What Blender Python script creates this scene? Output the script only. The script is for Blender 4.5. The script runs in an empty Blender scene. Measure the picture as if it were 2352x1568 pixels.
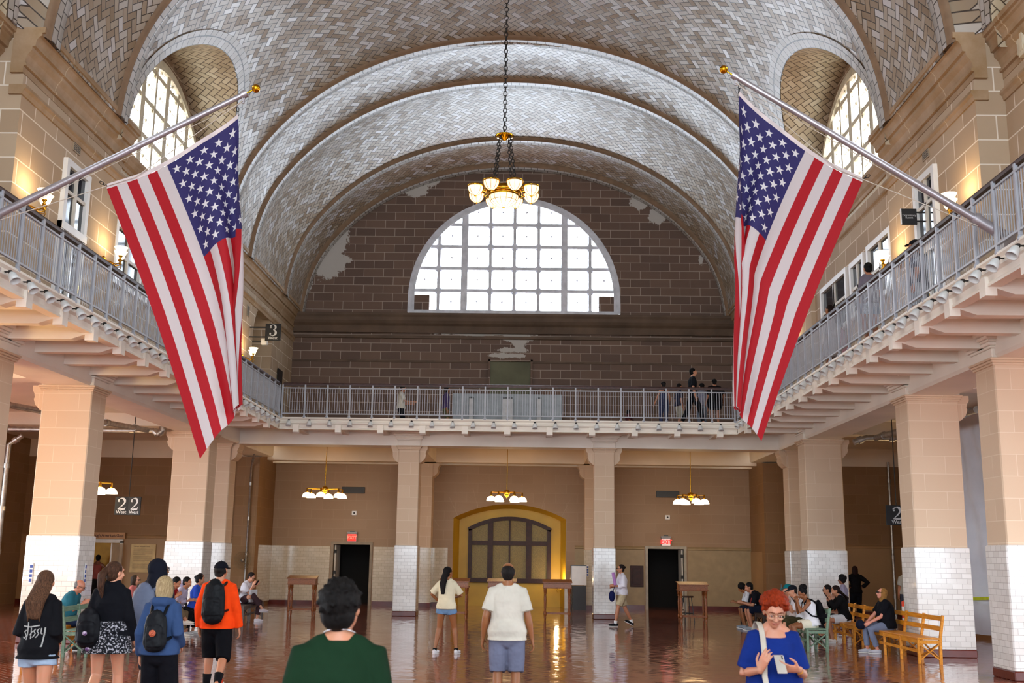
import bpy, bmesh, math, random
import numpy as np
from mathutils import Vector, Matrix
random.seed(7)
PI = math.pi
S = bpy.context.scene
COL = S.collection
# ---------------------------------------------------------------- camera, light, exposure
PITCH, YAW, ROLL = .1965, -.0186, -.0142
def _rx(a): c, s = math.cos(a), math.sin(a); return np.array([[1, 0, 0], [0, c, -s], [0, s, c]])
def _rz(a): c, s = math.cos(a), math.sin(a); return np.array([[c, -s, 0], [s, c, 0], [0, 0, 1]])
def _ry(a): c, s = math.cos(a), math.sin(a); return np.array([[c, 0, s], [0, 1, 0], [-s, 0, c]])
_M = _ry(-ROLL) @ _rx(-PITCH) @ _rz(YAW)
cd = bpy.data.cameras.new('camera'); cam = bpy.data.objects.new('camera', cd); COL.objects.link(cam)
cd.sensor_width = 36; cd.lens = 2483 / 2352 * 36; cd.clip_end = 300; cd.clip_start = .05
R_, F_, U_ = [Vector(_M[i]) for i in range(3)]
cam.matrix_world = Matrix(((R_.x, U_.x, -F_.x, .70), (R_.y, U_.y, -F_.y, 0), (R_.z, U_.z, -F_.z, 1.80), (0, 0, 0, 1)))
S.camera = cam
cd.dof.use_dof = True; cd.dof.focus_distance = 26; cd.dof.aperture_fstop = 4.0
S.view_settings.view_transform = 'Standard'; S.view_settings.look = 'None'
S.view_settings.exposure = -0.24; S.view_settings.gamma = 1.0; S.view_settings.use_curve_mapping = False
S.cycles.use_denoising = True
S.cycles.max_bounces = 7; S.cycles.diffuse_bounces = 4; S.cycles.glossy_bounces = 3
S.cycles.transparent_max_bounces = 12; S.cycles.caustics_reflective = False; S.cycles.caustics_refractive = False
S.cycles.sample_clamp_indirect = 6
W = bpy.data.worlds.new('sky'); S.world = W; W.use_nodes = True
WB = W.node_tree.nodes['Background']; WB.inputs[0].default_value = (.80, .90, 1.0, 1); WB.inputs[1].default_value = 15.0
def window_portal(x, y, z, rot, sx, sy):
    l = bpy.data.lights.new('daylight', 'AREA'); l.shape = 'RECTANGLE'; l.size = sx; l.size_y = sy; l.cycles.is_portal = True
    o = bpy.data.objects.new('window_daylight', l); o.location = (x, y, z); o.rotation_euler = rot; COL.objects.link(o)
for yc in (2.1, 13.75, 25.45):
    for s in (-1, 1):
        window_portal(s * 8.75, yc, 12.1, (0, s * PI / 2, 0), 3.6, 6.8)
window_portal(0, 40.6, 13.2, (-PI / 2, 0, 0), 8.4, 4.9)
window_portal(0, -7.7, 11.5, (PI / 2, 0, 0), 12, 9)
window_portal(0, -7.7, 3.2, (PI / 2, 0, 0), 16, 4)  # unseen opening added in the near wall, for light on the column fronts
for s, xo in ((-1, 17.3), (1, 14.6)):
    window_portal(s * xo, 1.5, 2.9, (0, s * PI / 2, 0), 3.8, 12)
    window_portal(s * xo, 14.5, 2.9, (0, s * PI / 2, 0), 3.8, 7)
window_portal(-17.3, 24, 2.5, (0, -PI / 2, 0), 3, 8)  # unseen window added to brighten the left aisle ceiling
# ---------------------------------------------------------------- objects and tags
def link(o, parent=None):
    COL.objects.link(o)
    if parent is not None: o.parent = parent
    return o
def tag(o, label=None, cat=None, group=None, kind=None):
    if label: o['label'] = label
    if cat: o['category'] = cat
    if group: o['group'] = group
    if kind: o['kind'] = kind
    return o
def empty(name, loc=(0, 0, 0), rz=0, label=None, cat=None, group=None):
    o = bpy.data.objects.new(name, None); o.location = loc; o.rotation_euler = (0, 0, rz); o.empty_display_size = .1
    link(o); return tag(o, label, cat, group)
def copy_tree(o, parent=None):
    c = o.copy(); link(c); c.parent = parent
    for ch in [k for k in bpy.data.objects if k.parent == o]:
        copy_tree(ch, c)
    return c
def V(*a): return Vector(a if len(a) == 3 else a[0])
class MB:
    """collects shapes, becomes one mesh object"""
    def __init__(s): s.v = []; s.f = []; s.m = []; s.sm = []; s.uv = {}
    def add(s, vs, fs, m=0, sm=False):
        n = len(s.v); s.v += [tuple(p) for p in vs]
        for f in fs: s.f.append([n + i for i in f]); s.m.append(m); s.sm.append(sm)
        return s
    def box(s, x0, x1, y0, y1, z0, z1, m=0):
        vs = [(x, y, z) for x in (x0, x1) for y in (y0, y1) for z in (z0, z1)]
        return s.add(vs, [(0, 1, 3, 2), (4, 6, 7, 5), (0, 4, 5, 1), (2, 3, 7, 6), (0, 2, 6, 4), (1, 5, 7, 3)], m)
    def bbox(s, x0, x1, y0, y1, z0, z1, b=.01, m=0):
        """box with chamfered vertical and horizontal edges"""
        x0, x1 = min(x0, x1), max(x0, x1); y0, y1 = min(y0, y1), max(y0, y1); z0, z1 = min(z0, z1), max(z0, z1)
        b = min(b, (x1 - x0) * .45, (y1 - y0) * .45, (z1 - z0) * .45)
        ring = lambda i, z: [(x0 + i, y0 + b + i if 0 else y0 + b, z)] if 0 else None
        def rr(d, z):
            a0, a1, c0, c1 = x0 + d, x1 - d, y0 + d, y1 - d
            return [(a0 + b, c0, z), (a1 - b, c0, z), (a1, c0 + b, z), (a1, c1 - b, z), (a1 - b, c1, z), (a0 + b, c1, z), (a0, c1 - b, z), (a0, c0 + b, z)]
        bb = min(b, (x1 - x0) * .2, (y1 - y0) * .2)
        vs = rr(bb, z0) + rr(0, z0 + b) + rr(0, z1 - b) + rr(bb, z1)
        fs = [tuple(range(7, -1, -1)), tuple(range(24, 32))]
        for k in range(3):
            for i in range(8): fs.append((k * 8 + i, k * 8 + (i + 1) % 8, k * 8 + 8 + (i + 1) % 8, k * 8 + 8 + i))
        return s.add(vs, fs, m)
    def bar(s, p, q, w, h, m=0, up=(0, 0, 1)):
        """rectangular bar p->q, w across, h along up"""
        p, q = V(p), V(q); d = (q - p).normalized(); u = V(up)
        if abs(d.dot(u)) > .99: u = V(0, 1, 0)
        r = d.cross(u).normalized(); u = r.cross(d).normalized()
        vs = [a + r * (i * w / 2) + u * (j * h / 2) for a in (p, q) for i, j in ((-1, -1), (1, -1), (1, 1), (-1, 1))]
        return s.add(vs, [(3, 2, 1, 0), (4, 5, 6, 7), (0, 1, 5, 4), (1, 2, 6, 5), (2, 3, 7, 6), (3, 0, 4, 7)], m)
    def tube(s, pts, r, n=8, m=0, cap=True, sm=True):
        pts = [V(p) for p in pts]; rs = r if isinstance(r, (list, tuple)) else [r] * len(pts)
        d0 = (pts[1] - pts[0]).normalized(); u = V(0, 0, 1) if abs(d0.z) < .9 else V(0, 1, 0)
        base = len(s.v); vs = []
        for i, p in enumerate(pts):
            d = ((pts[min(i + 1, len(pts) - 1)] - pts[max(i - 1, 0)])).normalized()
            a = d.cross(u)
            if a.length < 1e-4: a = d.cross(V(1, 0, 0))
            a.normalize(); b = a.cross(d).normalized(); u = b
            for k in range(n):
                t = 2 * PI * k / n; vs.append(p + a * (math.cos(t) * rs[i]) + b * (math.sin(t) * rs[i]))
        fs = [(i * n + k, i * n + (k + 1) % n, (i + 1) * n + (k + 1) % n, (i + 1) * n + k) for i in range(len(pts) - 1) for k in range(n)]
        s.add(vs, fs, m, sm)
        if cap: s.add(vs[:n], [tuple(range(n - 1, -1, -1))], m); s.add(vs[-n:], [tuple(range(n))], m)
        return s
    def lathe(s, prof, c=(0, 0, 0), n=20, m=0, sm=True, axis='z', a0=0, a1=2 * PI):
        """prof = [(radius, height)]"""
        vs = []; full = abs(a1 - a0 - 2 * PI) < 1e-6; k_ = n if full else n + 1
        for r, h in prof:
            for k in range(k_):
                t = a0 + (a1 - a0) * k / n; x, y = r * math.cos(t), r * math.sin(t)
                q = (x, y, h) if axis == 'z' else ((x, h, y) if axis == 'y' else (h, x, y))
                vs.append((c[0] + q[0], c[1] + q[1], c[2] + q[2]))
        fs = []
        for i in range(len(prof) - 1):
            for k in range(n):
                k2 = (k + 1) % k_
                fs.append((i * k_ + k, i * k_ + k2, (i + 1) * k_ + k2, (i + 1) * k_ + k))
        return s.add(vs, fs, m, sm)
    def sphere(s, c, r, n=12, m=0, sc=(1, 1, 1)):
        prof = [(r * math.sin(PI * i / n), -r * math.cos(PI * i / n)) for i in range(n + 1)]
        b = len(s.v); s.lathe(prof, (0, 0, 0), n + 2, m)
        for i in range(b, len(s.v)):
            x, y, z = s.v[i]; s.v[i] = (c[0] + x * sc[0], c[1] + y * sc[1], c[2] + z * sc[2])
        return s
    def prism(s, poly, y0, y1, m=0, axis='y'):
        """poly in (a,b) plane extruded along axis: y -> (x,z), x -> (y,z), z -> (x,y)"""
        def P(a, b, t): return {'y': (a, t, b), 'x': (t, a, b), 'z': (a, b, t)}[axis]
        n = len(poly); vs = [P(a, b, y0) for a, b in poly] + [P(a, b, y1) for a, b in poly]
        fs = [tuple(range(n)), tuple(range(2 * n - 1, n - 1, -1))] + [(i, i + n, (i + 1) % n + n, (i + 1) % n) for i in range(n)]
        return s.add(vs, fs, m)
    def build(s, name, mat, parent=None, loc=None, fixn=True):
        me = bpy.data.meshes.new(name); me.from_pydata(s.v, [], s.f)
        for mm in (mat if isinstance(mat, (list, tuple)) else [mat]): me.materials.append(mm)
        me.polygons.foreach_set('material_index', s.m); me.polygons.foreach_set('use_smooth', s.sm)
        if fixn:
            bm = bmesh.new(); bm.from_mesh(me)
            bmesh.ops.recalc_face_normals(bm, faces=bm.faces); bm.to_mesh(me); bm.free()
        me.update(); o = bpy.data.objects.new(name, me)
        if loc: o.location = loc
        return link(o, parent)
# ---------------------------------------------------------------- materials
MATS = {}
def srgb(h):
    h = h.lstrip('#'); c = [int(h[i:i + 2], 16) / 255 for i in (0, 2, 4)]
    return tuple((x / 12.92 if x <= .04045 else ((x + .055) / 1.055) ** 2.4) for x in c) + (1,)
class NT:
    def __init__(s, name):
        s.mat = bpy.data.materials.new(name); s.mat.use_nodes = True; s.t = s.mat.node_tree; s.b = s.t.nodes['Principled BSDF']
    def n(s, typ, **kw):
        nd = s.t.nodes.new(typ)
        for k, v in kw.items():
            if k.startswith('i_'): s.set(nd, k[2:], v)
            else: setattr(nd, k, v)
        return nd
    def set(s, nd, key, v):
        key = int(key) if str(key).isdigit() else key
        sock = nd.inputs[key]
        if hasattr(v, 'is_linked') or isinstance(v, bpy.types.NodeSocket): s.t.links.new(v, sock)
        else: sock.default_value = v
    def math(s, op, a, b=None, c=None, clamp=False):
        nd = s.t.nodes.new('ShaderNodeMath'); nd.operation = op; nd.use_clamp = clamp
        for i, v in enumerate((a, b, c)):
            if v is not None: s.set(nd, i, v)
        return nd.outputs[0]
    def mix(s, f, a, b, typ='MIX'):
        nd = s.t.nodes.new('ShaderNodeMix'); nd.data_type = 'RGBA'; nd.blend_type = typ
        s.set(nd, 0, f); s.set(nd, 6, a); s.set(nd, 7, b); return nd.outputs[2]
    def noise(s, scale, vec=None, detail=3, rough=.5):
        nd = s.n('ShaderNodeTexNoise'); nd.inputs['Scale'].default_value = scale; nd.inputs['Detail'].default_value = detail; nd.inputs['Roughness'].default_value = rough
        if vec is not None: s.t.links.new(vec, nd.inputs['Vector'])
        return nd.outputs['Fac']
    def pos(s): return s.n('ShaderNodeNewGeometry').outputs['Position']
    def obj(s): return s.n('ShaderNodeTexCoord').outputs['Object']
    def sep(s, v): nd = s.n('ShaderNodeSeparateXYZ', i_0=v); return nd.outputs
    def comb(s, x, y, z=0.0): return s.n('ShaderNodeCombineXYZ', i_0=x, i_1=y, i_2=z).outputs[0]
    def ramp(s, f, *stops):
        nd = s.n('ShaderNodeValToRGB', i_0=f); cr = nd.color_ramp
        while len(cr.elements) < len(stops): cr.elements.new(.5)
        for e, (p, c) in zip(cr.elements, stops): e.position = p; e.color = c
        return nd.outputs[0]
    def out(s, **kw):
        for k, v in kw.items():
            s.set(s.b, {'col': 'Base Color', 'rough': 'Roughness', 'metal': 'Metallic', 'normal': 'Normal', 'coat': 'Coat Weight',
                        'spec': 'Specular IOR Level', 'sub': 'Subsurface Weight', 'alpha': 'Alpha', 'em': 'Emission Color', 'ems': 'Emission Strength', 'sheen': 'Sheen Weight'}[k], v)
        return s.mat
    def bump(s, h, strength=.3, dist=.01, normal=None):
        nd = s.n('ShaderNodeBump', i_Strength=strength, i_Distance=dist, i_Height=h)
        if normal is not None: s.set(nd, 'Normal', normal)
        return nd.outputs[0]
def mat(name, hexc, rough=.6, metal=0, var=.06, scale=4, bump=0, bscale=40, **kw):
    """plain coloured surface with a slight procedural variation"""
    key = (name, hexc, rough, metal)
    if key in MATS: return MATS[key]
    t = NT(name); c = srgb(hexc)
    if var:
        f = t.noise(scale, t.obj())
        c2 = tuple(min(1, x * (1 + var * 2.5)) for x in c[:3]) + (1,); c1 = tuple(x * (1 - var * 2.5) for x in c[:3]) + (1,)
        t.out(col=t.ramp(f, (.3, c1), (.7, c2)))
    else: t.out(col=c)
    t.out(rough=rough, metal=metal, **kw)
    if bump: t.out(normal=t.bump(t.noise(bscale, t.obj()), bump))
    MATS[key] = t.mat; return t.mat
def emis(name, hexc, strength, base='#ffffff'):
    key = (name, hexc, strength)
    if key in MATS: return MATS[key]
    t = NT(name); MATS[key] = t.out(col=srgb(base), rough=.3, em=srgb(hexc), ems=strength); return t.mat
def wallvec(t):
    """u along the wall, v up, from position and facing"""
    g = t.n('ShaderNodeNewGeometry'); p = t.sep(g.outputs['Position']); nn = t.sep(g.outputs['True Normal'])
    isx = t.math('GREATER_THAN', t.math('ABSOLUTE', nn[0]), .6)
    u = t.math('ADD', t.math('MULTIPLY', p[0], t.math('SUBTRACT', 1.0, isx)), t.math('MULTIPLY', p[1], isx))
    return u, p[2], g.outputs['Position']
def brick_nodes(t, u, v, bw, bh, mortar, c1, c2, cm, off=.5, smooth=.1):
    nd = t.n('ShaderNodeTexBrick', i_Vector=t.comb(u, v), i_Color1=c1, i_Color2=c2, i_Mortar=cm)
    nd.offset = off; nd.inputs['Scale'].default_value = 1; nd.inputs['Brick Width'].default_value = bw; nd.inputs['Row Height'].default_value = bh
    nd.inputs['Mortar Size'].default_value = mortar; nd.inputs['Mortar Smooth'].default_value = smooth; nd.inputs['Bias'].default_value = 0
    return nd
def block_mat(name, hexc, hexd, hexm, bw, bh, mortar, rough=.75, du=0, dv=0, stains=None, var=.35):
    t = NT(name); u, v, P = wallvec(t)
    if du: u = t.math('ADD', u, du)
    if dv: v = t.math('ADD', v, dv)
    b = brick_nodes(t, u, v, bw, bh, mortar, srgb(hexc), srgb(hexd), srgb(hexm))
    n1 = t.noise(.7, P, 5, .6); col = t.mix(t.math('MULTIPLY', n1, var), b.outputs[0], srgb(hexd), 'MULTIPLY')
    if stains: col = stains(t, col, P)
    t.out(col=col, rough=rough, normal=t.bump(b.outputs[1], .25, -.004)); return t.mat
def tile_mat(name, hexc, hexd, hexm, bw, bh, mortar, rough=.12, coat=0):
    t = NT(name); u, v, P = wallvec(t)
    b = brick_nodes(t, u, v, bw, bh, mortar, srgb(hexc), srgb(hexd), srgb(hexm))
    wob = t.noise(6, P, 2); ti = t.n('ShaderNodeTexWhiteNoise', i_Vector=t.comb(t.math('FLOOR', t.math('DIVIDE', u, bw)), t.math('FLOOR', t.math('DIVIDE', v, bh))))
    h = t.math('ADD', t.math('MULTIPLY', b.outputs[1], -1.0), t.math('MULTIPLY', wob, .6))
    t.out(col=b.outputs[0], rough=rough, normal=t.bump(h, .25, .006)); return t.mat
def herring(t, u, v, size, grout):
    """2:1 herringbone turned 45 degrees; returns grout mask (1 = tile), random value, second random"""
    k = .70710678 / size
    a = t.math('MULTIPLY', t.math('ADD', u, v), k); b = t.math('MULTIPLY', t.math('SUBTRACT', u, v), k)
    i, j = t.math('FLOOR', a), t.math('FLOOR', b); fu, fv = t.math('FRACT', a), t.math('FRACT', b)
    m = t.math('FLOORED_MODULO', t.math('SUBTRACT', i, j), 4.0)
    eq = lambda q: t.math('COMPARE', m, float(q), .5)
    k0, k1, k2, k3 = eq(0), eq(1), eq(2), eq(3)
    one = lambda x: t.math('SUBTRACT', 1.0, x)
    dl = t.math('MULTIPLY_ADD', k1, 9.0, fu); dr = t.math('MULTIPLY_ADD', k0, 9.0, one(fu))
    db = t.math('MULTIPLY_ADD', k2, 9.0, fv); dt = t.math('MULTIPLY_ADD', k3, 9.0, one(fv))
    d = t.math('MINIMUM', t.math('MINIMUM', dl, dr), t.math('MINIMUM', db, dt))
    g = grout / size
    mask = t.n('ShaderNodeMapRange', i_0=d, i_1=g * .55, i_2=g * 1.1).outputs[0]
    ti = t.math('SUBTRACT', i, k1); tj = t.math('SUBTRACT', j, k2)
    wn = t.n('ShaderNodeTexWhiteNoise', noise_dimensions='2D', i_Vector=t.comb(ti, tj))
    horiz = t.math('ADD', k0, k1)
    return mask, wn.outputs['Value'], wn.outputs['Color'], horiz
def tilt_normal(t, wcol, amount, base):
    """each tile is set at its own slight angle"""
    g = t.n('ShaderNodeNewGeometry')
    v = t.n('ShaderNodeVectorMath', operation='SUBTRACT', i_0=wcol, i_1=(.5, .5, .5))
    w = t.n('ShaderNodeVectorMath', operation='SCALE', i_0=v.outputs[0]); w.inputs['Scale'].default_value = amount
    a = t.n('ShaderNodeVectorMath', operation='ADD', i_0=base, i_1=w.outputs[0])
    return t.n('ShaderNodeVectorMath', operation='NORMALIZE', i_0=a.outputs[0]).outputs[0]
def vault_mat(name, pal, grouthex, size=.155, grout=.012, rough=.32, tilt=.10):
    t = NT(name); uv = t.sep(t.n('ShaderNodeUVMap').outputs[0])
    mask, rv, rc, hz = herring(t, uv[0], uv[1], size, grout)
    r2 = t.math('FRACT', t.math('MULTIPLY', t.math('ADD', rv, t.math('MULTIPLY', hz, .25)), 1.0))
    col = t.ramp(r2, *[(p, srgb(c)) for p, c in pal]); big = t.noise(.5, t.pos(), 4)
    col = t.mix(t.math('MULTIPLY', big, .35), col, srgb('#8a7a66'), 'MULTIPLY')
    col = t.mix(mask, srgb(grouthex), col)
    nb = t.bump(mask, .5, .012)
    t.out(col=col, rough=rough, normal=tilt_normal(t, rc, tilt, nb)); return t.mat
M_VAULT = vault_mat('guastavino herringbone tile', ((0, '#988369'), (.3, '#ac9981'), (.6, '#b8ab99'), (.85, '#c8c2ba'), (1, '#dcdadc')), '#3c3128')
M_LUN = vault_mat('lunette herringbone tile', ((0, '#a8977c'), (.5, '#bcab8f'), (1, '#c8bca4')), '#4a3a28', tilt=.05)
def square_tile_mat():
    t = NT('vault edge tile'); uv = t.sep(t.n('ShaderNodeUVMap').outputs[0])
    b = brick_nodes(t, uv[0], uv[1], .26, .2, .012, srgb('#c2bfbb'), srgb('#aaa398'), srgb('#40362d'))
    t.out(col=b.outputs[0], rough=.35, normal=t.bump(b.outputs[1], .5, -.012)); return t.mat
M_EDGE = square_tile_mat()
M_RIBFACE = mat('rib face brick', '#7c6249', .7)
# --- floor
def floor_mat():
    t = NT('waxed red herringbone floor tile'); p = t.sep(t.pos())
    mask, rv, rc, hz = herring(t, p[0], p[1], .115, .009)
    col = t.ramp(rv, (0, srgb('#78301f')), (.5, srgb('#93402d')), (1, srgb('#ac5a44')))
    col = t.mix(t.math('MULTIPLY', t.noise(.6, t.pos(), 4), .5), col, srgb('#6a3a28'), 'MULTIPLY')
    col = t.mix(mask, srgb('#b39a8c'), col)
    wav = t.noise(3.0, t.pos(), 2, .4)
    h = t.math('ADD', t.math('MULTIPLY', mask, .6), t.math('MULTIPLY', wav, 1.2))
    nb = t.bump(h, .22, .005)
    t.out(col=col, rough=t.ramp(t.noise(1.3, t.pos(), 3), (.3, (.05, .05, .05, 1)), (.7, (.12, .12, .12, 1))), normal=tilt_normal(t, rc, .04, nb), spec=.6, coat=.35)
    t.b.inputs['Coat Roughness'].default_value = .08
    return t.mat
M_FLOOR = floor_mat()
def stain_far(t, col, P):
    """flaked plaster patches on the far wall, where they are in the room (x, z, radius x, radius z)"""
    q = t.sep(P); nz = t.noise(1.6, P, 8, .72); acc = None
    for x, z, rx, rz in ((-7.35, 12.95, .55, .8), (-6.85, 13.9, .4, .8), (-7.95, 12.2, .22, .5), (-6.95, 12.9, .5, .35), (-4.0, 15.85, .75, .25), (-3.4, 16.25, .45, .22), (4.9, 15.5, .4, .3), (5.5, 14.9, .3, .4),
                         (-.9, 10.1, 1.6, .07), (.0, 9.95, .7, .13), (.1, 9.5, .55, .12), (-.1, 9.28, .8, .09), (.25, 9.75, .3, .3), (7.15, 13.1, .12, .25), (-6.6, 10.78, 1.0, .05), (.3, 10.78, 2.0, .035)):
        dx = t.math('DIVIDE', t.math('SUBTRACT', q[0], x), rx); dz = t.math('DIVIDE', t.math('SUBTRACT', q[2], z), rz)
        d = t.math('SUBTRACT', 1.0, t.math('SQRT', t.math('ADD', t.math('MULTIPLY', dx, dx), t.math('MULTIPLY', dz, dz))))
        acc = d if acc is None else t.math('MAXIMUM', acc, d)
    acc = t.math('MAXIMUM', acc, -1.0)
    f = t.n('ShaderNodeMapRange', i_0=t.math('ADD', acc, t.math('MULTIPLY', nz, 3.2)), i_1=1.64, i_2=1.70).outputs[0]
    return t.mix(f, col, srgb('#b9b2aa'))
M_FARBLOCK = block_mat('far wall brown block', '#7a6050', '#665044', '#b4a496', .76, .325, .010, du=.1, dv=.04, stains=stain_far)
M_SIDEBLOCK = block_mat('gallery wall sandstone block', '#c2ad92', '#b0987c', '#ece2d2', .92, .45, .013, var=.3)
M_PIERBLOCK = block_mat('gallery pier block', '#9c8062', '#846a50', '#d4c2a8', .92, .45, .013, var=.4)
M_COLBLOCK = block_mat('column tan block', '#d4bb9f', '#ceb498', '#dcc8b0', .86, .355, .007, var=.1)
M_AISLEBLOCK = block_mat('aisle wall ochre block', '#8e6c4a', '#88663f', '#997650', .8, .34, .006, var=.2)
M_WTILE = tile_mat('white glazed wall tile', '#e2dfda', '#d4d0ca', '#b2aca6', .2, .1, .004)
M_CTILE = tile_mat('cream glazed wall tile', '#cfc4ae', '#c2b69e', '#a89c86', .2, .1, .004)
M_CREAM = mat('cream painted plaster', '#d9c9b2', .6, var=.04, scale=.6)
M_CREAM2 = mat('pale cream painted plaster', '#e6dfd2', .6, var=.04, scale=.6)
M_AISLE = mat('ochre painted plaster', '#9c7a52', .6, var=.06, scale=.6)
def cornice_mat():
    t = NT('sandstone cornice'); p = t.sep(t.pos()); f = t.math('LESS_THAN', t.math('FLOORED_MODULO', p[1], 1.9), .018)
    col = t.ramp(t.noise(1.2, t.pos(), 5, .65), (.3, srgb('#8f7048')), (.7, srgb('#b2977a'))); return t.out(col=t.mix(f, col, srgb('#cdbb9c')), rough=.7)
M_CORN = cornice_mat()
M_CORNF = mat('brown stone cornice', '#5e4a3a', .75, var=.1, scale=1.5)
M_BASE = mat('oxblood tile base', '#5a1f16', .25, var=.08, scale=3)
M_WHITE = mat('white paint', '#e4e4e2', .4, var=.02)
M_OFFW = mat('off white paint', '#cfc8ba', .45, var=.03)
M_RAILM = mat('pale grey painted iron', '#a2a5ac', .45, var=.03)
M_HAND = mat('dark varnished handrail wood', '#3a1c16', .5, var=.15, scale=12)
M_BRASS = mat('polished brass', '#c9962e', .18, 1, var=.05)
M_GOLD = mat('gilded metal', '#e0a21c', .15, 1, var=.03)
M_IRON = mat('dark iron', '#2a2724', .5, .6, var=.05)
M_STEEL = mat('galvanised pipe', '#a09a92', .35, .75, var=.1, scale=9)
M_BLACK = mat('black paint', '#111214', .4, var=.02)
M_SIGN = mat('charcoal sign face', '#15171b', .75, var=.02)
M_DARK = mat('unlit room beyond', '#15110d', .9, var=.02)  # near-black colour puts the passage's lack of light into its walls
M_DWOOD = mat('dark red brown wood', '#30120b', .6, var=.15, scale=10)
M_YELLOW = mat('yellow painted plaster', '#c39a1e', .5, var=.05, scale=1)
def wood(name, a, b, rough=.3):
    t = NT(name); o = t.n('ShaderNodeMapping', i_Vector=t.obj()); o.inputs['Scale'].default_value = (14, 1.6, 14)
    w = t.noise(2.0, o.outputs[0], 6, .6); t.out(col=t.ramp(w, (.3, srgb(a)), (.7, srgb(b))), rough=rough + .12); return t.mat
M_OAK = wood('varnished oak', '#67310e', '#9a551c')
M_YWOOD = wood('golden varnished pine', '#b86a08', '#e0982a', .28)
M_GREEN = wood('sage green painted wood', '#56705c', '#78927c', .55)
M_BENCHD = wood('dark stained bench wood', '#1c130f', '#33241c', .4)
def glass_mat(name, tint, gloss=.12, clear=.85):
    t = NT(name); nt = t.t; tr = t.n('ShaderNodeBsdfTransparent', i_0=tint); gl = t.n('ShaderNodeBsdfGlossy', i_0=(1, 1, 1, 1)); gl.inputs['Roughness'].default_value = .03
    fr = t.n('ShaderNodeLayerWeight'); f = t.math('MULTIPLY_ADD', t.math('POWER', fr.outputs['Facing'], 4.0), gloss * 2, gloss, clamp=True)
    mx = t.n('ShaderNodeMixShader', i_0=f); nt.links.new(tr.outputs[0], mx.inputs[1]); nt.links.new(gl.outputs[0], mx.inputs[2])
    nt.links.new(mx.outputs[0], nt.nodes['Material Output'].inputs[0]); return t.mat
M_PANE = glass_mat('window glass', (.96, .97, 1, 1), .02)
M_GUARD = glass_mat('clear guard panel', (.95, .96, .97, 1), .02)
M_DGLASS = mat('dark room glass', '#1c2632', .06, var=.1, scale=1)  # opaque pane; the dark of the rooms behind is put into its colour
def shade_mat(name, hexc, st):
    t = NT(name); nt = t.t; return t.out(col=srgb('#fff6e4'), rough=.3, em=srgb(hexc), ems=st)
M_OPAL = shade_mat('lit opal glass', '#ffe9c4', 3.6)
M_BOWL = shade_mat('lit leaded opal glass', '#ffe2b0', 1.15)
M_OPAL2 = shade_mat('lit opal shade', '#ffe2b4', 4.5)
M_FROST = mat('unlit frosted glass', '#c9ccca', .3, var=.02)
# ================================================================ THE HALL (metres; x across, y along, z up)
ZC = 8.22; TH0 = math.radians(17.8)
def struct(o): o['kind'] = 'structure'; return o
BAYS = [(-7.5, -5.4, 0, .15), (-5.4, -2.1, 0, .2), (-2.1, 6.3, 1, .3), (6.3, 9.6, 0, .2), (9.6, 17.9, 1, .3), (17.9, 21.3, 0, .2), (21.3, 29.6, 1, .3), (29.6, 32.2, 0, .12), (32.2, 37.1, 0, .24), (37.1, 40.3, 0, .15)]
def bulge(y):
    for a, b, l, h in BAYS:
        if a <= y <= b: return h * math.sin(PI * (y - a) / (b - a)) ** .8 if a < y < b else 0
    return 0
def vrad(th, y):
    """vault radius seen from the hall axis at height ZC"""
    e = max(0, min(1, (min(th, PI - th) - TH0) / (PI / 2 - TH0)))
    r0 = 8.5 + (.15 if y <= 29.7 else 0) * e
    if 9.6 < y < 17.9: r0 += .5
    g = math.sin(PI / 2 * e / .25) if e < .25 else math.cos(PI / 2 * (e - .25) / .75) ** 2
    return r0 + .4 * g + bulge(y) * math.sin(PI / 2 * min(1, e * 1.8))
def vpt(th, y, dr=0):
    r = vrad(th, y) + dr; return (r * math.cos(th), y, ZC + r * math.sin(th))
def th_at_z(z, y):
    lo, hi = 0.05, PI / 2
    for _ in range(30):
        m = (lo + hi) / 2
        if ZC + vrad(m, y) * math.sin(m) < z: lo = m
        else: hi = m
    return lo
LR, LZ = 3.6, 10.5
def grid_mesh(name, cols, uvs, mt, parent=None, flip=False):
    """cols: list of columns of points"""
    me = bpy.data.meshes.new(name); n = len(cols[0]); vs = [p for c in cols for p in c]; uf = [q for c in uvs for q in c]
    fs = []
    for i in range(len(cols) - 1):
        for j in range(n - 1):
            a = (i * n + j, (i + 1) * n + j, (i + 1) * n + j + 1, i * n + j + 1); fs.append(a[::-1] if flip else a)
    me.from_pydata(vs, [], fs); me.materials.append(mt); ul = me.uv_layers.new(name='UVMap')
    li = np.zeros(len(me.loops), dtype=np.int32); me.loops.foreach_get('vertex_index', li)
    ul.data.foreach_set('uv', np.array(uf, dtype=np.float32)[li].ravel()); me.polygons.foreach_set('use_smooth', [True] * len(fs))
    o = bpy.data.objects.new(name, me); return link(o, parent)
ceil_root = None
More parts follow.
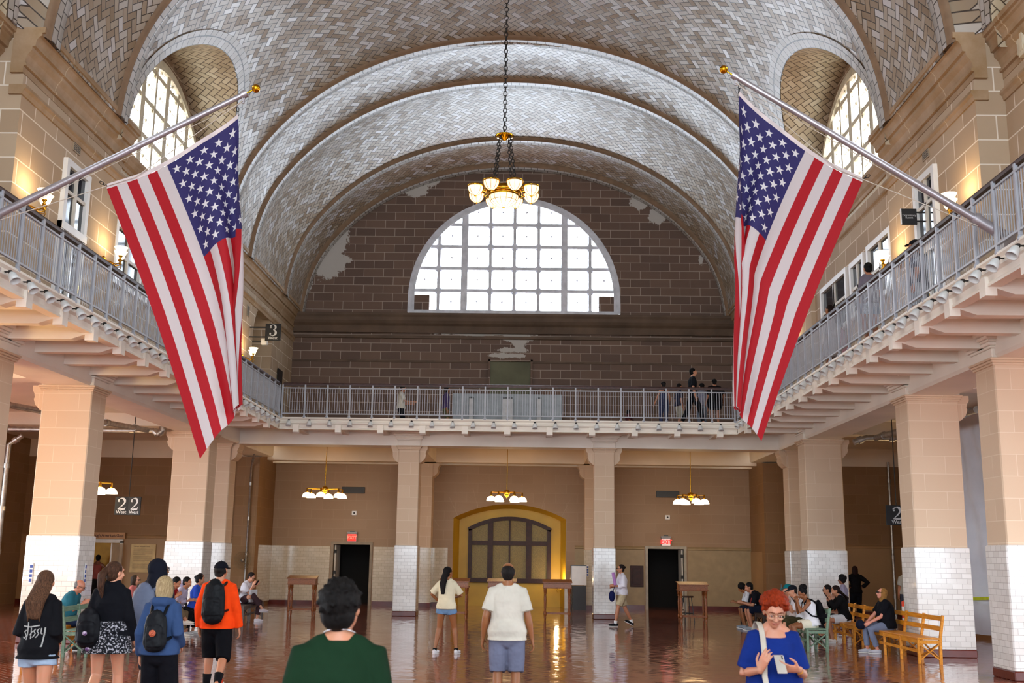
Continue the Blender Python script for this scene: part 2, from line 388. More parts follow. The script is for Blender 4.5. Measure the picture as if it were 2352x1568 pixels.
for bi, (ya, yb, lun, h) in enumerate(BAYS):
    yc = (ya + yb) / 2
    if lun:
        ys = [ya, ya + .2] + [yc - LR * math.cos(PI * k / 40) for k in range(41)] + [yb - .2, yb]
    else: ys = [ya + (yb - ya) * k / 14 for k in range(15)]
    for s in (-1, 1):
        cols, uvs = [], []
        for y in ys:
            t0 = TH0
            if lun and abs(y - yc) <= LR + 1e-6:
                zb = LZ + math.sqrt(max(0, LR ** 2 - (y - yc) ** 2))
                if zb > 10.85: t0 = max(TH0, th_at_z(zb, y))
            c, u = [], []
            for k in range(37):
                th = t0 + (PI / 2 - t0) * k / 36; p = vpt(th, y); c.append((s * p[0], p[1], p[2])); u.append((s * 8.7 * (PI / 2 - th), y))
            cols.append(c); uvs.append(u)
        o = grid_mesh('ceiling', cols, uvs, M_VAULT, ceil_root, flip=(s > 0))
        if ceil_root is None: ceil_root = struct(o)
        else: struct(o); o.parent = None
        if lun:
            # tiled tunnel of the lunette and the band round its edge
            cols, uvs, bc, bu = [], [], [], []
            for k in range(49):
                f = PI * k / 48; y = yc - LR * math.cos(f); z = LZ + LR * math.sin(f)
                p = vpt(max(TH0, th_at_z(max(z, 10.85), y)), y); x0 = p[0]
                if z < 10.85: x0 = 8.17 + (.48 if 9.6 < y < 17.9 else 0)
                n = 12; XO = 9.0 if 9.6 < y < 17.9 else 8.62; cols.append([(s * (x0 + (XO - x0) * j / n), y, z) for j in range(n + 1)]); uvs.append([(x0 + (XO - x0) * j / n, LR * f) for j in range(n + 1)])
                # edge band lies on the vault, outside the opening
                y2 = yc - (LR + .34) * math.cos(f); z2 = max(LZ + (LR + .34) * math.sin(f), 10.9)
                pts = []; us = []
                for j in range(5):
                    q = j / 4; yy = y + (y2 - y) * q; zz = max(10.86, z + (z2 - z) * q); tt = max(TH0, th_at_z(zz, yy)); pp = vpt(tt, yy, -.025)
                    pts.append((s * pp[0], pp[1], pp[2])); us.append((q * .34, (LR + .17) * f * 1.15))
                bc.append(pts); bu.append([(b, a) for a, b in us])
            struct(grid_mesh('ceiling', cols, uvs, M_LUN, None))
            struct(grid_mesh('ceiling', bc, bu, M_EDGE, None))
# ribs between the bays: pale square tiles, a brown brick face towards the hall
for yr in (-2.1, 6.3, 9.6, 17.9, 21.3, 29.6, 32.2, 37.1, 40.28):
    w = .40 if yr < 40 else -.42; cols, uvs, fc, fu = [], [], [], []
    for k in range(97):
        th = TH0 + (PI - 2 * TH0) * k / 96; r0 = vrad(th, yr)
        P = lambda dr, dy: ((r0 + dr) * math.cos(th), yr + dy, ZC + (r0 + dr) * math.sin(th))
        cols.append([P(-.09, 0), P(-.09, w / 2), P(-.08, w), P(.05, w)]); uvs.append([(8.5 * th, 0), (8.5 * th, abs(w) / 2), (8.5 * th, abs(w)), (8.5 * th, .6)])
        f0 = -.10 if w > 0 else .1
        fc.append([P(-.09, 0), P(-.05, -.035), P(-.03, -.10), P(.05, -.10)] if w > 0 else [P(-.09, w), P(-.05, w - .05), P(.02, w - .1), P(.1, w - .1)])
        fu.append([(0, 0)] * 4)
    if yr in (17.9, 9.6):    # the wider near bay steps out behind this rib
        q = -.02 if yr == 17.9 else .02
        sc = []; su = []
        for k in range(97):
            th = TH0 + (PI - 2 * TH0) * k / 96; r0 = vrad(th, yr); sc.append([((r0 + d) * math.cos(th), yr + q, ZC + (r0 + d) * math.sin(th)) for d in (-.02, .35, .7, 1.3)]); su.append([(8.5 * th, d) for d in (0, .35, .7, 1.3)])
        struct(grid_mesh('ceiling', sc, su, M_EDGE))
    struct(grid_mesh('ceiling', cols, uvs, M_EDGE)); struct(grid_mesh('ceiling', fc, fu, M_RIBFACE))
# ---- far upper wall with its great arched opening
def semi_top(x, r=4.08, zc=11.5): return zc + math.sqrt(max(0, r * r - x * x))
def end_wall(name, y, m, th, rw, sill, zc, seg=48, side=1):
    b = MB(); xs = sorted(set([-8.45, -8.2, -7.9, -7.6] + [-7.3 + k * .4 for k in range(8)] + [8.45, 8.2, 7.9, 7.6] + [7.3 - k * .4 for k in range(8)] + [-rw * math.cos(PI * k / seg) for k in range(seg + 1)]))
    def vtop(x):
        lo, hi = TH0, PI / 2
        for _ in range(30):
            mm = (lo + hi) / 2
            if vrad(mm, y) * math.cos(mm) > abs(x): lo = mm
            else: hi = mm
        return max(10.95, ZC + vrad(lo, y) * math.sin(lo)) + .1
    for x0, x1 in zip(xs, xs[1:]):
        inn = abs((x0 + x1) / 2) < rw
        if inn:
            b.add([(x0, y, 5.6), (x1, y, 5.6), (x1, y, sill), (x0, y, sill)], [(0, 1, 2, 3)])
            a0, a1 = semi_top(x0, rw, zc), semi_top(x1, rw, zc)
            b.add([(x0, y, a0), (x1, y, a1), (x1, y, vtop(x1)), (x0, y, vtop(x0))], [(0, 1, 2, 3)])
            b.add([(x0, y, a0), (x1, y, a1), (x1, y + th, a1), (x0, y + th, a0)], [(0, 1, 2, 3)])
        else: b.add([(x0, y, 5.6), (x1, y, 5.6), (x1, y, vtop(x1)), (x0, y, vtop(x0))], [(0, 1, 2, 3)])
    b.box(-rw, rw, y, y + th, sill - .05, sill) if th > 0 else None
    for s in (-1, 1): b.add([(s * rw, y, sill), (s * rw, y + th, sill), (s * rw, y + th, zc), (s * rw, y, zc)], [(0, 1, 2, 3)])
    return struct(b.build(name, m))
end_wall('wall_far', 40.3, M_FARBLOCK, .35, 4.08, 10.87, 11.5)
end_wall('wall_near', -7.4, M_SIDEBLOCK, -.35, 5.2, 7.8, 11.3)
def prof_extrude(b, prof, y0, y1, s, m=0):
    """prof in (x,z), extruded along y and mirrored by s"""
    n = len(prof); vs = [(s * x, y0, z) for x, z in prof] + [(s * x, y1, z) for x, z in prof]
    b.add(vs, [(i, i + 1, n + i + 1, n + i) for i in range(n - 1)], m); b.add(vs[:n], [tuple(range(n))], m); b.add(vs[n:], [tuple(range(n))], m)
CORN = [(8.62, 10.98), (8.06, 10.98), (8.06, 10.88), (8.11, 10.87), (8.11, 10.82), (8.15, 10.80), (8.20, 10.72), (8.21, 10.62), (8.265, 10.61), (8.265, 10.54), (8.33, 10.46), (8.37, 10.35), (8.37, 10.31), (8.34, 10.30), (8.34, 10.25), (8.39, 10.24), (8.39, 10.12), (8.62, 10.12)]
MOLD = [(8.62, 9.90), (8.32, 9.90), (8.31, 9.84), (8.35, 9.80), (8.37, 9.72), (8.62, 9.72)]
sh = lambda pr, dx, dz=0: [(x + dx, z + dz) for x, z in pr]
# ---- gallery walls: piers stand .1 proud of the bays; the hall narrows a little past y = 17.8
for s, nm in ((-1, 'left'), (1, 'right')):
    w = MB(); c = MB()
    for y0, y1, x in ((-7.4, -2.1, 8.4), (-2.1, 5.9, 8.55), (5.9, 10.2, 8.4), (10.2, 17.82, 8.92), (17.82, 22.55, 8.4), (22.55, 29.2, 8.52), (29.2, 40.3, 8.4)):
        lun = x > 8.5; top = 10.98 if not lun else 10.55
        if y1 > 40:
            q = lambda a, c_, za, zb_: w.add([(s * x, a, za), (s * x, c_, za), (s * x, c_, zb_), (s * x, a, zb_)], [(0, 1, 2, 3)])
            q(y0, 34.4, 5.6, top); q(37.0, y1, 5.6, top); ar_ = lambda a: 8.70 + math.sqrt(max(0, 1.3 ** 2 - (a - 35.7) ** 2))
            for k in range(16):
                a, c_ = 35.7 - 1.3 * math.cos(PI * k / 16), 35.7 - 1.3 * math.cos(PI * (k + 1) / 16)
                w.add([(s * x, a, ar_(a)), (s * x, c_, ar_(c_)), (s * x, c_, top), (s * x, a, top)], [(0, 1, 2, 3)])
                w.add([(s * x, a, ar_(a)), (s * x, c_, ar_(c_)), (s * 10, c_, ar_(c_)), (s * 10, a, ar_(a))], [(0, 1, 2, 3)])
            for a in (34.4, 37.0): w.add([(s * x, a, 5.6), (s * 10, a, 5.6), (s * 10, a, 8.7), (s * x, a, 8.7)], [(0, 1, 2, 3)])
            w.add([(s * 10, 34.4, 5.6), (s * 10, 37, 5.6), (s * 10, 37, 10), (s * 10, 34.4, 10)], [(0, 1, 2, 3)])
        else: w.add([(s * x, y0, 5.6), (s * x, y1, 5.6), (s * x, y1, top), (s * x, y0, top)], [(0, 1, 2, 3)])
        if lun:
            w.add([(s * x, y0, top), (s * x, y1, top), (s * 9.2, y1, top), (s * 9.2, y0, top)], [(0, 1, 2, 3)])
            ycc = {-2.1: 2.1, 10.2: 13.75, 22.55: 25.45}[y0]
            dx = x - 8.4; dz = -.42 if y0 != 10.2 else -.02
            if y0 == 10.2: prof_extrude(c, sh(CORN, dx, 0), y0, y1, s); prof_extrude(c, sh(MOLD, dx, 0), y0, y1, s)
            else: prof_extrude(c, [(8.8, 10.58), (8.34, 10.58), (8.34, 10.50), (8.38, 10.44), (8.42, 10.34), (8.47, 10.28), (8.48, 10.2), (8.8, 10.2)], y0, y1, s); prof_extrude(c, sh(MOLD, dx + .04, 0), y0, y1, s)
        else: prof_extrude(c, CORN, y0 - .07, y1 + .07, s); prof_extrude(c, MOLD, y0 - .05, y1 + .05, s)
    for y, xa, xb in ((17.82, 8.4, 8.95), (22.55, 8.4, 8.6), (29.2, 8.4, 8.6), (10.2, 8.4, 8.95), (5.9, 8.4, 8.6), (-2.1, 8.4, 8.6)):
        w.add([(s * xa, y, 5.6), (s * xb, y, 5.6), (s * xb, y, 10.98), (s * xa, y, 10.98)], [(0, 1, 2, 3)])
    for y0, y1 in ((9.5, 10.2), (17.3, 17.96)): w.add([(s * 8.72, y0, 10.9), (s * 8.72, y1, 10.9), (s * 8.72, y1, 13), (s * 8.72, y0, 13)], [(0, 1, 2, 3)])
    struct(w.build('wall_' + nm, M_SIDEBLOCK)); struct(c.build('trim_1', M_CORN))
    # wall behind the lunette windows: ring between frame and tunnel
    for yc in (2.1, 13.75, 25.45):
        r = MB(); n = 40; xw = 8.6 if yc != 13.75 else 8.9
        for k in range(n):
            f0, f1 = PI * k / n, PI * (k + 1) / n
            P = lambda rr, f: (s * xw, yc + rr * math.cos(f), LZ + rr * math.sin(f))
            r.add([P(3.24, f0), P(3.24, f1), P(3.75, f1), P(3.75, f0)], [(0, 1, 2, 3)])
        struct(r.build('wall_' + nm, M_PIERBLOCK))
c = MB(); n = len(CORN)   # cornice on the far wall
for pr in ([(40.5, 10.80), (39.82, 10.80), (39.82, 10.72), (39.87, 10.64), (39.9, 10.52), (39.97, 10.42), (40.08, 10.34), (40.12, 10.22), (40.16, 10.1), (40.5, 10.1)], [(40.5, 10.0), (40.22, 10.0), (40.22, 9.9), (40.5, 9.86)], [(40.5, 9.06), (40.26, 9.06), (40.26, 8.98), (40.5, 8.98)]):
    c.prism(pr, -8.42, 8.42, axis='x')
struct(c.build('trim_2', M_CORNF))
# ---- arched windows
def arch_window(name, yzc, s, r, base, xw, cols, rows, heavy, skin, end=False, boxes=False):
    """s = side for the side windows; end = in the far wall"""
    root = MB(); bars = MB(); fine = MB(); pane = MB()
    def P(a, z, d): return (a, xw + d, z) if end else (s * (xw - d if not end else xw), yzc + a, z)
    top = lambda a: zc + math.sqrt(max(0, r * r - a * a)); zc = base[1]; z0 = base[0]
    # frame
    n = 56; ring = [(r * math.cos(PI * k / n), zc + r * math.sin(PI * k / n)) for k in range(n + 1)]
    path = [(r, z0)] + ring + [(-r, z0)]
    for (a0, b0), (a1, b1) in zip(path, path[1:]):
        if abs(a0 - a1) + abs(b0 - b1) < 1e-5: continue
        root.bar(P(a0, b0, 0), P(a1, b1, 0), .16, .16, up=(0, 1, 0) if end else (1, 0, 0))
        k_ = (r - .13) / r; root.bar(P(a0 * k_, zc + (b0 - zc) * (k_ if b0 > zc else 1), .06 * (-1 if end else 1)), P(a1 * k_, zc + (b1 - zc) * (k_ if b1 > zc else 1), .06 * (-1 if end else 1)), .09, .1, up=(0, 1, 0) if end else (1, 0, 0))
    root.bar(P(-r, z0, 0), P(r, z0, 0), .16, .2, up=(0, 1, 0) if end else (1, 0, 0))
    o = root.build(name, skin); struct(o)
    for a in cols:
        hv = a in heavy; bars.bar(P(a, z0, 0), P(a, top(a), 0), .25 if hv else .115, .12, up=(0, 1, 0) if end else (1, 0, 0))
    for z in rows:
        hw = math.sqrt(max(0, r * r - max(0, z - zc) ** 2)); bars.bar(P(-hw, z, 0), P(hw, z, 0), .12, .09, up=(0, 1, 0) if end else (1, 0, 0))
    bars.build('mullions', skin, o)
    ca = [-r] + list(cols) + [r]; rz = [z0] + list(rows) + [zc + r]
    for a0, a1 in zip(ca, ca[1:]):
        for q0, q1 in zip(rz, rz[1:]):
            if q0 > top(min(abs(a0), abs(a1))) : continue
            am, qm = (a0 + a1) / 2, (q0 + q1) / 2
            inside = lambda a, q: abs(a) < r - .05 and q < top(a) - .05
            for da, dq in ((1, 1), (1, -1), (-1, 1), (-1, -1), (1, 0), (-1, 0), (0, 1), (0, -1)):
                f = 1.0
                while f > .05 and not inside(am + da * (a1 - a0) / 2 * f, qm + dq * (q1 - q0) / 2 * f): f -= .06
                if not inside(am, qm): continue
                fine.bar(P(am, qm, 0), P(am + da * (a1 - a0) / 2 * f, qm + dq * (q1 - q0) / 2 * f, 0), .0125, .0125)
            if inside(am, qm): fine.sphere(P(am, qm, 0), .04, 6)
            for da in (-1, 1):
                for dq in (-1, 1):
                    A, Q = am + da * (a1 - a0) / 2, qm + dq * (q1 - q0) / 2
                    if inside(A - da * .1, Q): fine.add([P(A, Q, .02), P(A - da * .2, Q, .02), P(A, Q - dq * .2, .02)], [(0, 1, 2)])
    fine.build('glazing_bars', skin, o)
    arc = [P(a, z, -.03) for a, z in path]; pane.add(arc, [tuple(range(len(arc)))]); pane.build('pane', M_PANE, o)
    if boxes:
        for a in (-r + .42, r - .42):
            bx = MB().box(*(sorted((P(a - .33, 0, 0)[0], P(a + .33, 0, 0)[0]))), xw - .06, xw + .06, z0 + .1, z0 + .68); bx.build('louvre_panel', M_FARBLOCK, o)
            kb = MB().box(a - .15 * (1 if a > 0 else -1) - .16, a - .15 * (1 if a > 0 else -1) + .16, xw - .2, xw, z0 - .22, z0 - .07); kb.build('sill_bracket', mat('dark blue grey metal', '#1e2638', .5), o)
    return o
wn = 1
arch_window('window_%d' % wn, 0, 0, 4.0, (10.95, 11.5), 40.42, (-2.92, -1.93, -.93, 0, .93, 1.93, 2.92), (11.82, 12.7, 13.57, 14.45), (-1.93, 1.93), mat('grey white window iron', '#d4d4da', .5), end=True, boxes=True)
M_WINF = mat('cream window iron', '#cdc2a8', .5)
for s in (-1, 1):
    for yc in (2.1, 13.75, 25.45):
        wn += 1
        arch_window('window_%d' % wn, yc, s, 3.24, (10.2, LZ), 8.62 if yc != 13.75 else 8.92, (-2.4, -1.6, -.8, 0, .8, 1.6, 2.4), (10.6, 11.5, 12.4, 13.3), (-1.6, 0, 1.6), M_WINF)
wn += 1
# ---- balconies, beams, aisle ceilings
RX, RY = 6.81, 32.0
fl = MB(); fl.box(-40, 40, -12, 52, -.3, 0); struct(fl.build('floor', M_FLOOR))
for s, nm in ((-1, 'left'), (1, 'right')):
    f = MB(); f.box(s * (RX + .02), s * 8.9, -7.3, RY, 5.72, 5.78); struct(f.build('floor_balcony_' + nm, M_CREAM2))
    f = MB(); prof_extrude(f, [(RX + .18, 5.80), (RX - .03, 5.80), (RX - .04, 5.76), (RX, 5.72), (RX + .005, 5.68), (RX - .03, 5.66), (RX - .03, 5.62), (RX + .01, 5.58), (RX + .02, 5.50), (RX, 5.47), (RX, 5.44), (RX + .18, 5.44)], -7.3, RY, s)
    fas = f.build('trim_3', M_CREAM2); struct(fas)
    # cantilevered joists, each with its pendant block on the fascia
    j = MB(); j.prism([(s * (RX + .12), 5.46), (s * (RX + .12), 5.42), (s * (RX + .36), 5.34), (s * 8.4, 5.34), (s * 8.4, 5.7), (s * (RX + .12), 5.7)], -.1, .1)
    j.prism([(s * (RX - .035), 5.58), (s * (RX + .12), 5.58), (s * (RX + .12), 5.32), (s * (RX - .035), 5.32)], -.1, .1)
    j0 = None; y = 10.5
    while y < RY - .5:
        if j0 is None: j0 = j.build('joist', M_CREAM2, fas, (0, y, 0)); o = j0
        else: o = j0.copy(); COL.objects.link(o); o.location = (0, y, 0)
        y += 1.26
    # longitudinal beam over the columns and ceilings beyond
    b = MB(); b.prism([(s * 8.36, 5.42), (s * 8.36, 5.20), (s * 8.40, 5.14), (s * 9.30, 5.14), (s * 9.34, 5.20), (s * 9.34, 5.72), (s * 8.36, 5.72)], -7.3, 38.0); struct(b.build('trim_4', M_CREAM2))
    xo = 17.0 if s < 0 else 14.3
    b = MB(); b.add([(s * 9.3, -7.4, 5.66), (s * xo, -7.4, 5.66), (s * xo, 38, 5.66), (s * 9.3, 38, 5.66)], [(0, 1, 2, 3)]); b.add([(s * (RX + .1), -7.4, 5.56), (s * 8.4, -7.4, 5.56), (s * 8.4, RY + 1, 5.56), (s * (RX + .1), RY + 1, 5.56)], [(0, 1, 2, 3)]); struct(b.build('ceiling_aisle_' + nm, M_CREAM2))
    for yb in (9.3, 13.6, 17.9, 22.3, 30.7):      # cross beams of the aisle
        b = MB(); b.box(s * 9.3, s * xo, yb - .3, yb + .3, 5.30, 5.68); struct(b.build('trim_5', M_CREAM2))
    # aisle end wall and outer wall
    b = MB(); yw = 38.0
    b.box(s * 8.8, s * xo, yw, yw + 2.3, 0, 5.28 - .0); struct(b.build('wall_aisle_' + nm, M_AISLEBLOCK))
    b = MB(); b.box(s * 8.8, s * xo, yw - .02, yw + .1, 5.05, 5.7); struct(b.build('trim_6', M_CREAM))
    b = MB(); b.box(s * 8.8, s * xo, yw - .012, yw, .13, 2.26); struct(b.build('trim_7', M_AISLE))
    b = MB(); b.prism([(yw, 2.24), (yw - .035, 2.26), (yw - .02, 2.30), (yw - .04, 2.34), (yw, 2.36)], s * 8.8, s * xo, axis='x'); struct(b.build('trim_8', M_AISLE))
    b = MB(); b.box(s * 8.79, s * xo, yw - .03, yw, 0, .15); struct(b.build('baseboard_aisle_' + nm, M_BASE))
    b = MB(); z1 = 5.7
    for y0, y1 in ((-7.4, -4.5), (7.5, 11), (18, 38)) if s > 0 else ((-7.4, -4.5), (7.5, 11), (18, 20), (28, 38)): b.add([(s * xo, y0, 0), (s * xo, y1, 0), (s * xo, y1, z1), (s * xo, y0, z1)], [(0, 1, 2, 3)])
    for y0, y1 in ((-4.5, 7.5), (11, 18)) + (((20, 28),) if s < 0 else ()):  # the extra left opening is unseen, added to brighten the aisle ceiling
        b.add([(s * xo, y0, 0), (s * xo, y1, 0), (s * xo, y1, 1.0), (s * xo, y0, 1.0)], [(0, 1, 2, 3)]); b.add([(s * xo, y0, 4.8), (s * xo, y1, 4.8), (s * xo, y1, z1), (s * xo, y0, z1)], [(0, 1, 2, 3)])
    struct(b.build('wall_outer_' + nm, M_AISLEBLOCK))
    # side of the end partition, facing the hall, tiled below
    b = MB(); b.box(s * 8.78, s * 8.81, 38, 40.3, 2.09, 5.3); struct(b.build('wall_partition_' + nm, M_AISLEBLOCK))
    b = MB(); b.box(s * 8.76, s * 8.81, 38.05, 40.3, .13, 2.09); struct(b.build('trim_9', M_CTILE if s < 0 else M_AISLE))
    # pilaster where the partition ends
    b = MB(); b.box(s * 8.72, s * 9.5, 37.6, 38.1, 0, 5.1); struct(b.build('wall_pier_' + nm, M_AISLEBLOCK))
# near end closure under the balcony and behind the camera; its unseen opening is added to light column fronts
b = MB(); [b.add([(p, -7.4, r), (q, -7.4, r), (q, -7.4, t_), (p, -7.4, t_)], [(0, 1, 2, 3)]) for p, q, r, t_ in ((-17, -8, 0, 5.7), (8, 14.3, 0, 5.7), (-8, 8, 0, 1.2), (-8, 8, 5.2, 5.7))]; [b.box(x - .12, x + .12, -7.5, -7.3, 1.2, 5.2) for x in (-5.3, -2.65, 0, 2.65, 5.3)]; b.box(-8, 8, -7.45, -7.35, 3.5, 3.7); struct(b.build('wall_near_lower', M_AISLEBLOCK))
# ---- far balcony
f = MB(); f.box(-8.5, 8.5, RY + .02, 40.35, 5.70, 5.78); struct(f.build('floor_balcony_far', M_CREAM2))
b = MB(); b.prism([(RY + .18, 5.80), (RY - .03, 5.80), (RY - .04, 5.76), (RY, 5.72), (RY + .005, 5.68), (RY - .03, 5.66), (RY - .03, 5.62), (RY + .01, 5.58), (RY + .02, 5.50), (RY, 5.47), (RY, 5.44), (RY + .18, 5.44)], -RX, RX, axis='x')
fas = b.build('trim_10', M_CREAM2); struct(fas); j0 = None
j = MB(); j.prism([(RY - .035, 5.58), (RY + .12, 5.58), (RY + .12, 5.36), (RY + .05, 5.32), (RY - .035, 5.36)], -.09, .09, axis='x'); j.prism([(RY + .12, 5.6), (RY + .12, 5.46), (RY + .3, 5.44), (33.5, 5.44), (33.5, 5.6)], -.09, .09, axis='x')
for k in range(-5, 6):
    x = k * 1.26
    if j0 is None: j0 = j.build('joist', M_CREAM2, fas, (x, 0, 0)); o = j0
    else: o = j0.copy(); COL.objects.link(o); o.location = (x, 0, 0)
b = MB(); b.box(-RX, RX, RY + .1, 33.6, 5.54, 5.6); struct(b.build('ceiling_balcony_far', M_CREAM2))
b = MB(); b.prism([(33.5, 5.14), (33.5, 5.66), (34.25, 5.66), (34.25, 5.14)], -9.3, 9.3, axis='x'); struct(b.build('trim_11', M_CREAM2))
b = MB(); b.box(-9.2, 9.2, 34.2, 40.3, 5.66, 5.70); struct(b.build('ceiling_under_balcony', M_CREAM))
b = MB(); b.box(-8.8, 8.8, 39.75, 40.3, 5.07, 5.3); b.box(-8.8, 8.8, 38.9, 39.35, 5.10, 5.66); struct(b.build('trim_12', M_CREAM))
for x in (-3.05, 2.98):
    b = MB(); b.box(x - .36, x + .36, 34.2, 39.8, 5.10, 5.66); struct(b.build('trim_13', M_CREAM))
# ---- lower far wall with alcove and two doorways
M_LOW = block_mat('lower far wall block', '#a88c70', '#a2866a', '#b0977c', .82, .345, .006, dv=.03, var=.2)
def lower_wall():
    b = MB(); Y = 40.3; top = 5.72; w = MB(); r = MB(); base = MB()
    ax0, ax1, az = -2.11, 2.02, 3.18; zt = 3.70; xm = (ax0 + ax1) / 2; hw = (ax1 - ax0) / 2
    rr = (hw * hw + (zt - az) ** 2) / (2 * (zt - az)); zc = zt - rr; arch = lambda x: zc + math.sqrt(rr * rr - (x - xm) ** 2)
    doors = [(-6.56, -5.08, 2.2), (4.95, 6.4, 2.2)]
    def quad(x0, x1, z0, z1, bb=b): bb.add([(x0, Y, z0), (x1, Y, z0), (x1, Y, z1), (x0, Y, z1)], [(0, 1, 2, 3)])
    quad(-8.8, -6.56, 0, top); quad(-6.56, -5.08, 2.2, top); quad(-5.08, ax0, 0, top); quad(ax1, 4.95, 0, top); quad(4.95, 6.4, 2.2, top); quad(6.4, 8.8, 0, top)
    n = 24
    for k in range(n):
        x0, x1 = ax0 + (ax1 - ax0) * k / n, ax0 + (ax1 - ax0) * (k + 1) / n
        b.add([(x0, Y, arch(x0)), (x1, Y, arch(x1)), (x1, Y, top), (x0, Y, top)], [(0, 1, 2, 3)])
        r.add([(x0, Y, arch(x0)), (x1, Y, arch(x1)), (x1, Y + 1, arch(x1) - .12), (x0, Y + 1, arch(x0) - .12)], [(0, 1, 2, 3)])
    struct(b.build('wall_far_lower', M_LOW))
    for x, dx in ((ax0, .16), (ax1, -.16)): r.add([(x, Y, 0), (x + dx, Y + 1, 0), (x + dx, Y + 1, az), (x, Y, az)], [(0, 1, 2, 3)])
    r.add([(ax0, Y + 1, 0), (ax1, Y + 1, 0), (ax1, Y + 1, 3.8), (ax0, Y + 1, 3.8)], [(0, 1, 2, 3)])
    struct(r.build('wall_alcove', M_YELLOW))
    # voussoir joints round the alcove
    v = MB()
    for k in range(10):
        a = PI * (.24 + .52 * k / 9); p = lambda q: (xm + q * math.cos(a), Y - .003, zc + q * math.sin(a))
        v.bar(p(rr + .02), p(rr + .75), .012, .006, up=(0, 1, 0))
    struct(v.build('trim_14', mat('pale wall joint', '#ae957a', .7)))
    for x0, x1, mt in ((-8.8, -6.62, M_CTILE), (-5.02, -2.3, M_CTILE)): w.box(x0, x1, Y - .015, Y, .13, 2.09)
    struct(w.build('trim_15', M_CTILE))
    w = MB()
    for x0, x1 in ((2.35, 4.88), (6.47, 8.8)): w.box(x0, x1, Y - .012, Y, .13, 2.12); w.prism([(Y, 2.12), (Y - .03, 2.14), (Y - .02, 2.18), (Y - .035, 2.22), (Y, 2.24)], x0, x1, axis='x')
    struct(w.build('trim_16', mat('drab painted dado', '#9a845f', .5, var=.04)))
    for x0, x1 in ((-8.8, -6.62), (-5.02, -2.2), (2.1, 4.88), (6.47, 8.8)): base.box(x0, x1, Y - .03, Y, 0, .15)
    struct(base.build('baseboard_far', M_BASE))
    for i, (x0, x1, zt_) in enumerate(doors):
        root = MB(); fw = .07
        root.box(x0 - .02, x0 + fw, Y - .05, Y + .25, 0, zt_ + .05); root.box(x1 - fw, x1 + .02, Y - .05, Y + .25, 0, zt_ + .05); root.box(x0 - .03, x1 + .03, Y - .056, Y + .256, zt_ - .04, zt_ + .06)
        o = struct(root.build('door_%d' % (i + 1), mat('tan door frame', '#8c7a60' if i == 0 else '#a39a88', .5)))
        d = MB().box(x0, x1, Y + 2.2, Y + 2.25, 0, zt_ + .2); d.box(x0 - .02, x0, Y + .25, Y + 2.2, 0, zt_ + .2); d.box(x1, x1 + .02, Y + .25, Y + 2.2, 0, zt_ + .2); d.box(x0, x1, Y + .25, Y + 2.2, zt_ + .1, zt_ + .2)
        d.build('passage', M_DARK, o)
        lf = MB(); xl = x0 + .12 if i == 0 else x1 - .12; lf.box(xl - .025, xl + .025, Y + .1, Y + 1.0, .02, zt_ - .06); lf.build('leaf', M_OFFW, o)
        h = MB(); [h.box(xl - .05, xl + .05, Y + .06, Y + .12, z, z + .12) for z in (.3, 1.1, 1.85)]; h.build('hinge', M_IRON, o)
    # alcove window
    Yw = 41.22; m_ = MB(); wx0, wx1, zb, za, zt2 = -1.60, 1.50, .93, 2.86, 3.28; xm2 = (wx0 + wx1) / 2; h2 = (wx1 - wx0) / 2; r2 = (h2 ** 2 + (zt2 - za) ** 2) / (2 * (zt2 - za)); zc2 = zt2 - r2
    ar = lambda x, d=0: zc2 + math.sqrt(max(0, (r2 - d) ** 2 - (x - xm2) ** 2))
    xs = [wx0 + (wx1 - wx0) * k / 24 for k in range(25)]
    for a, c_ in zip(xs, xs[1:]): m_.bar((a, Yw, ar(a) - .07), (c_, Yw, ar(c_) - .07), .14, .14, up=(0, 1, 0))
    for x in (wx0 + .07, wx1 - .07): m_.box(x - .07, x + .07, Yw - .07, Yw + .07, zb, za - .06)
    for x in (wx0 + .83, wx1 - .83): m_.box(x - .1, x + .1, Yw - .06, Yw + .06, zb, ar(x) - .05)
    m_.box(wx0, wx1, Yw - .09, Yw + .07, zb - .08, zb + .08); m_.box(wx0 + .1, wx1 - .1, Yw - .05, Yw + .05, 2.22, 2.38); m_.box(xm2 - .03, xm2 + .03, Yw - .04, Yw + .04, zb, ar(xm2) - .1)
    o = struct(m_.build('window_8', M_DWOOD))
    g = MB(); g.add([(x, Yw + .02, ar(x) - .03) for x in xs] + [(wx1, Yw + .02, zb), (wx0, Yw + .02, zb)], [tuple(range(27))])
    t = NT('obscured amber glass'); n1 = t.noise(60, t.pos(), 2); t.out(col=t.ramp(n1, (.3, srgb('#6b5a30')), (.7, srgb('#94803f'))), rough=.3, normal=t.bump(n1, .6, .02)); g.build('pane', t.mat, o)
lower_wall()
# ---- pilasters on the lower far wall
def bracket_prof(): return [(0, 5.14), (.24, 5.14), (.24, 5.04), (.20, 4.98), (.18, 4.90), (.20, 4.86), (.16, 4.74), (.06, 4.64), (0, 4.62)]
for x0, x1 in ((-3.45, -2.86), (2.68, 3.3)):
    b = MB(); b.box(x0, x1, 39.5, 40.3, 2.08, 5.1); o = struct(b.build('wall_pilaster', M_COLBLOCK))
    MB().box(x0 - .02, x1 + .02, 39.48, 40.3, .14, 2.08).build('tile_dado', M_CTILE, o); MB().box(x0 - .03, x1 + .03, 39.46, 40.3, 0, .15).build('base', M_BASE, o)
    for s in (-1, 1):
        e = x1 if s > 0 else x0
        MB().prism([(e + s * a, z) for a, z in bracket_prof()], 39.55, 40.2).build('bracket', M_COLBLOCK, o)
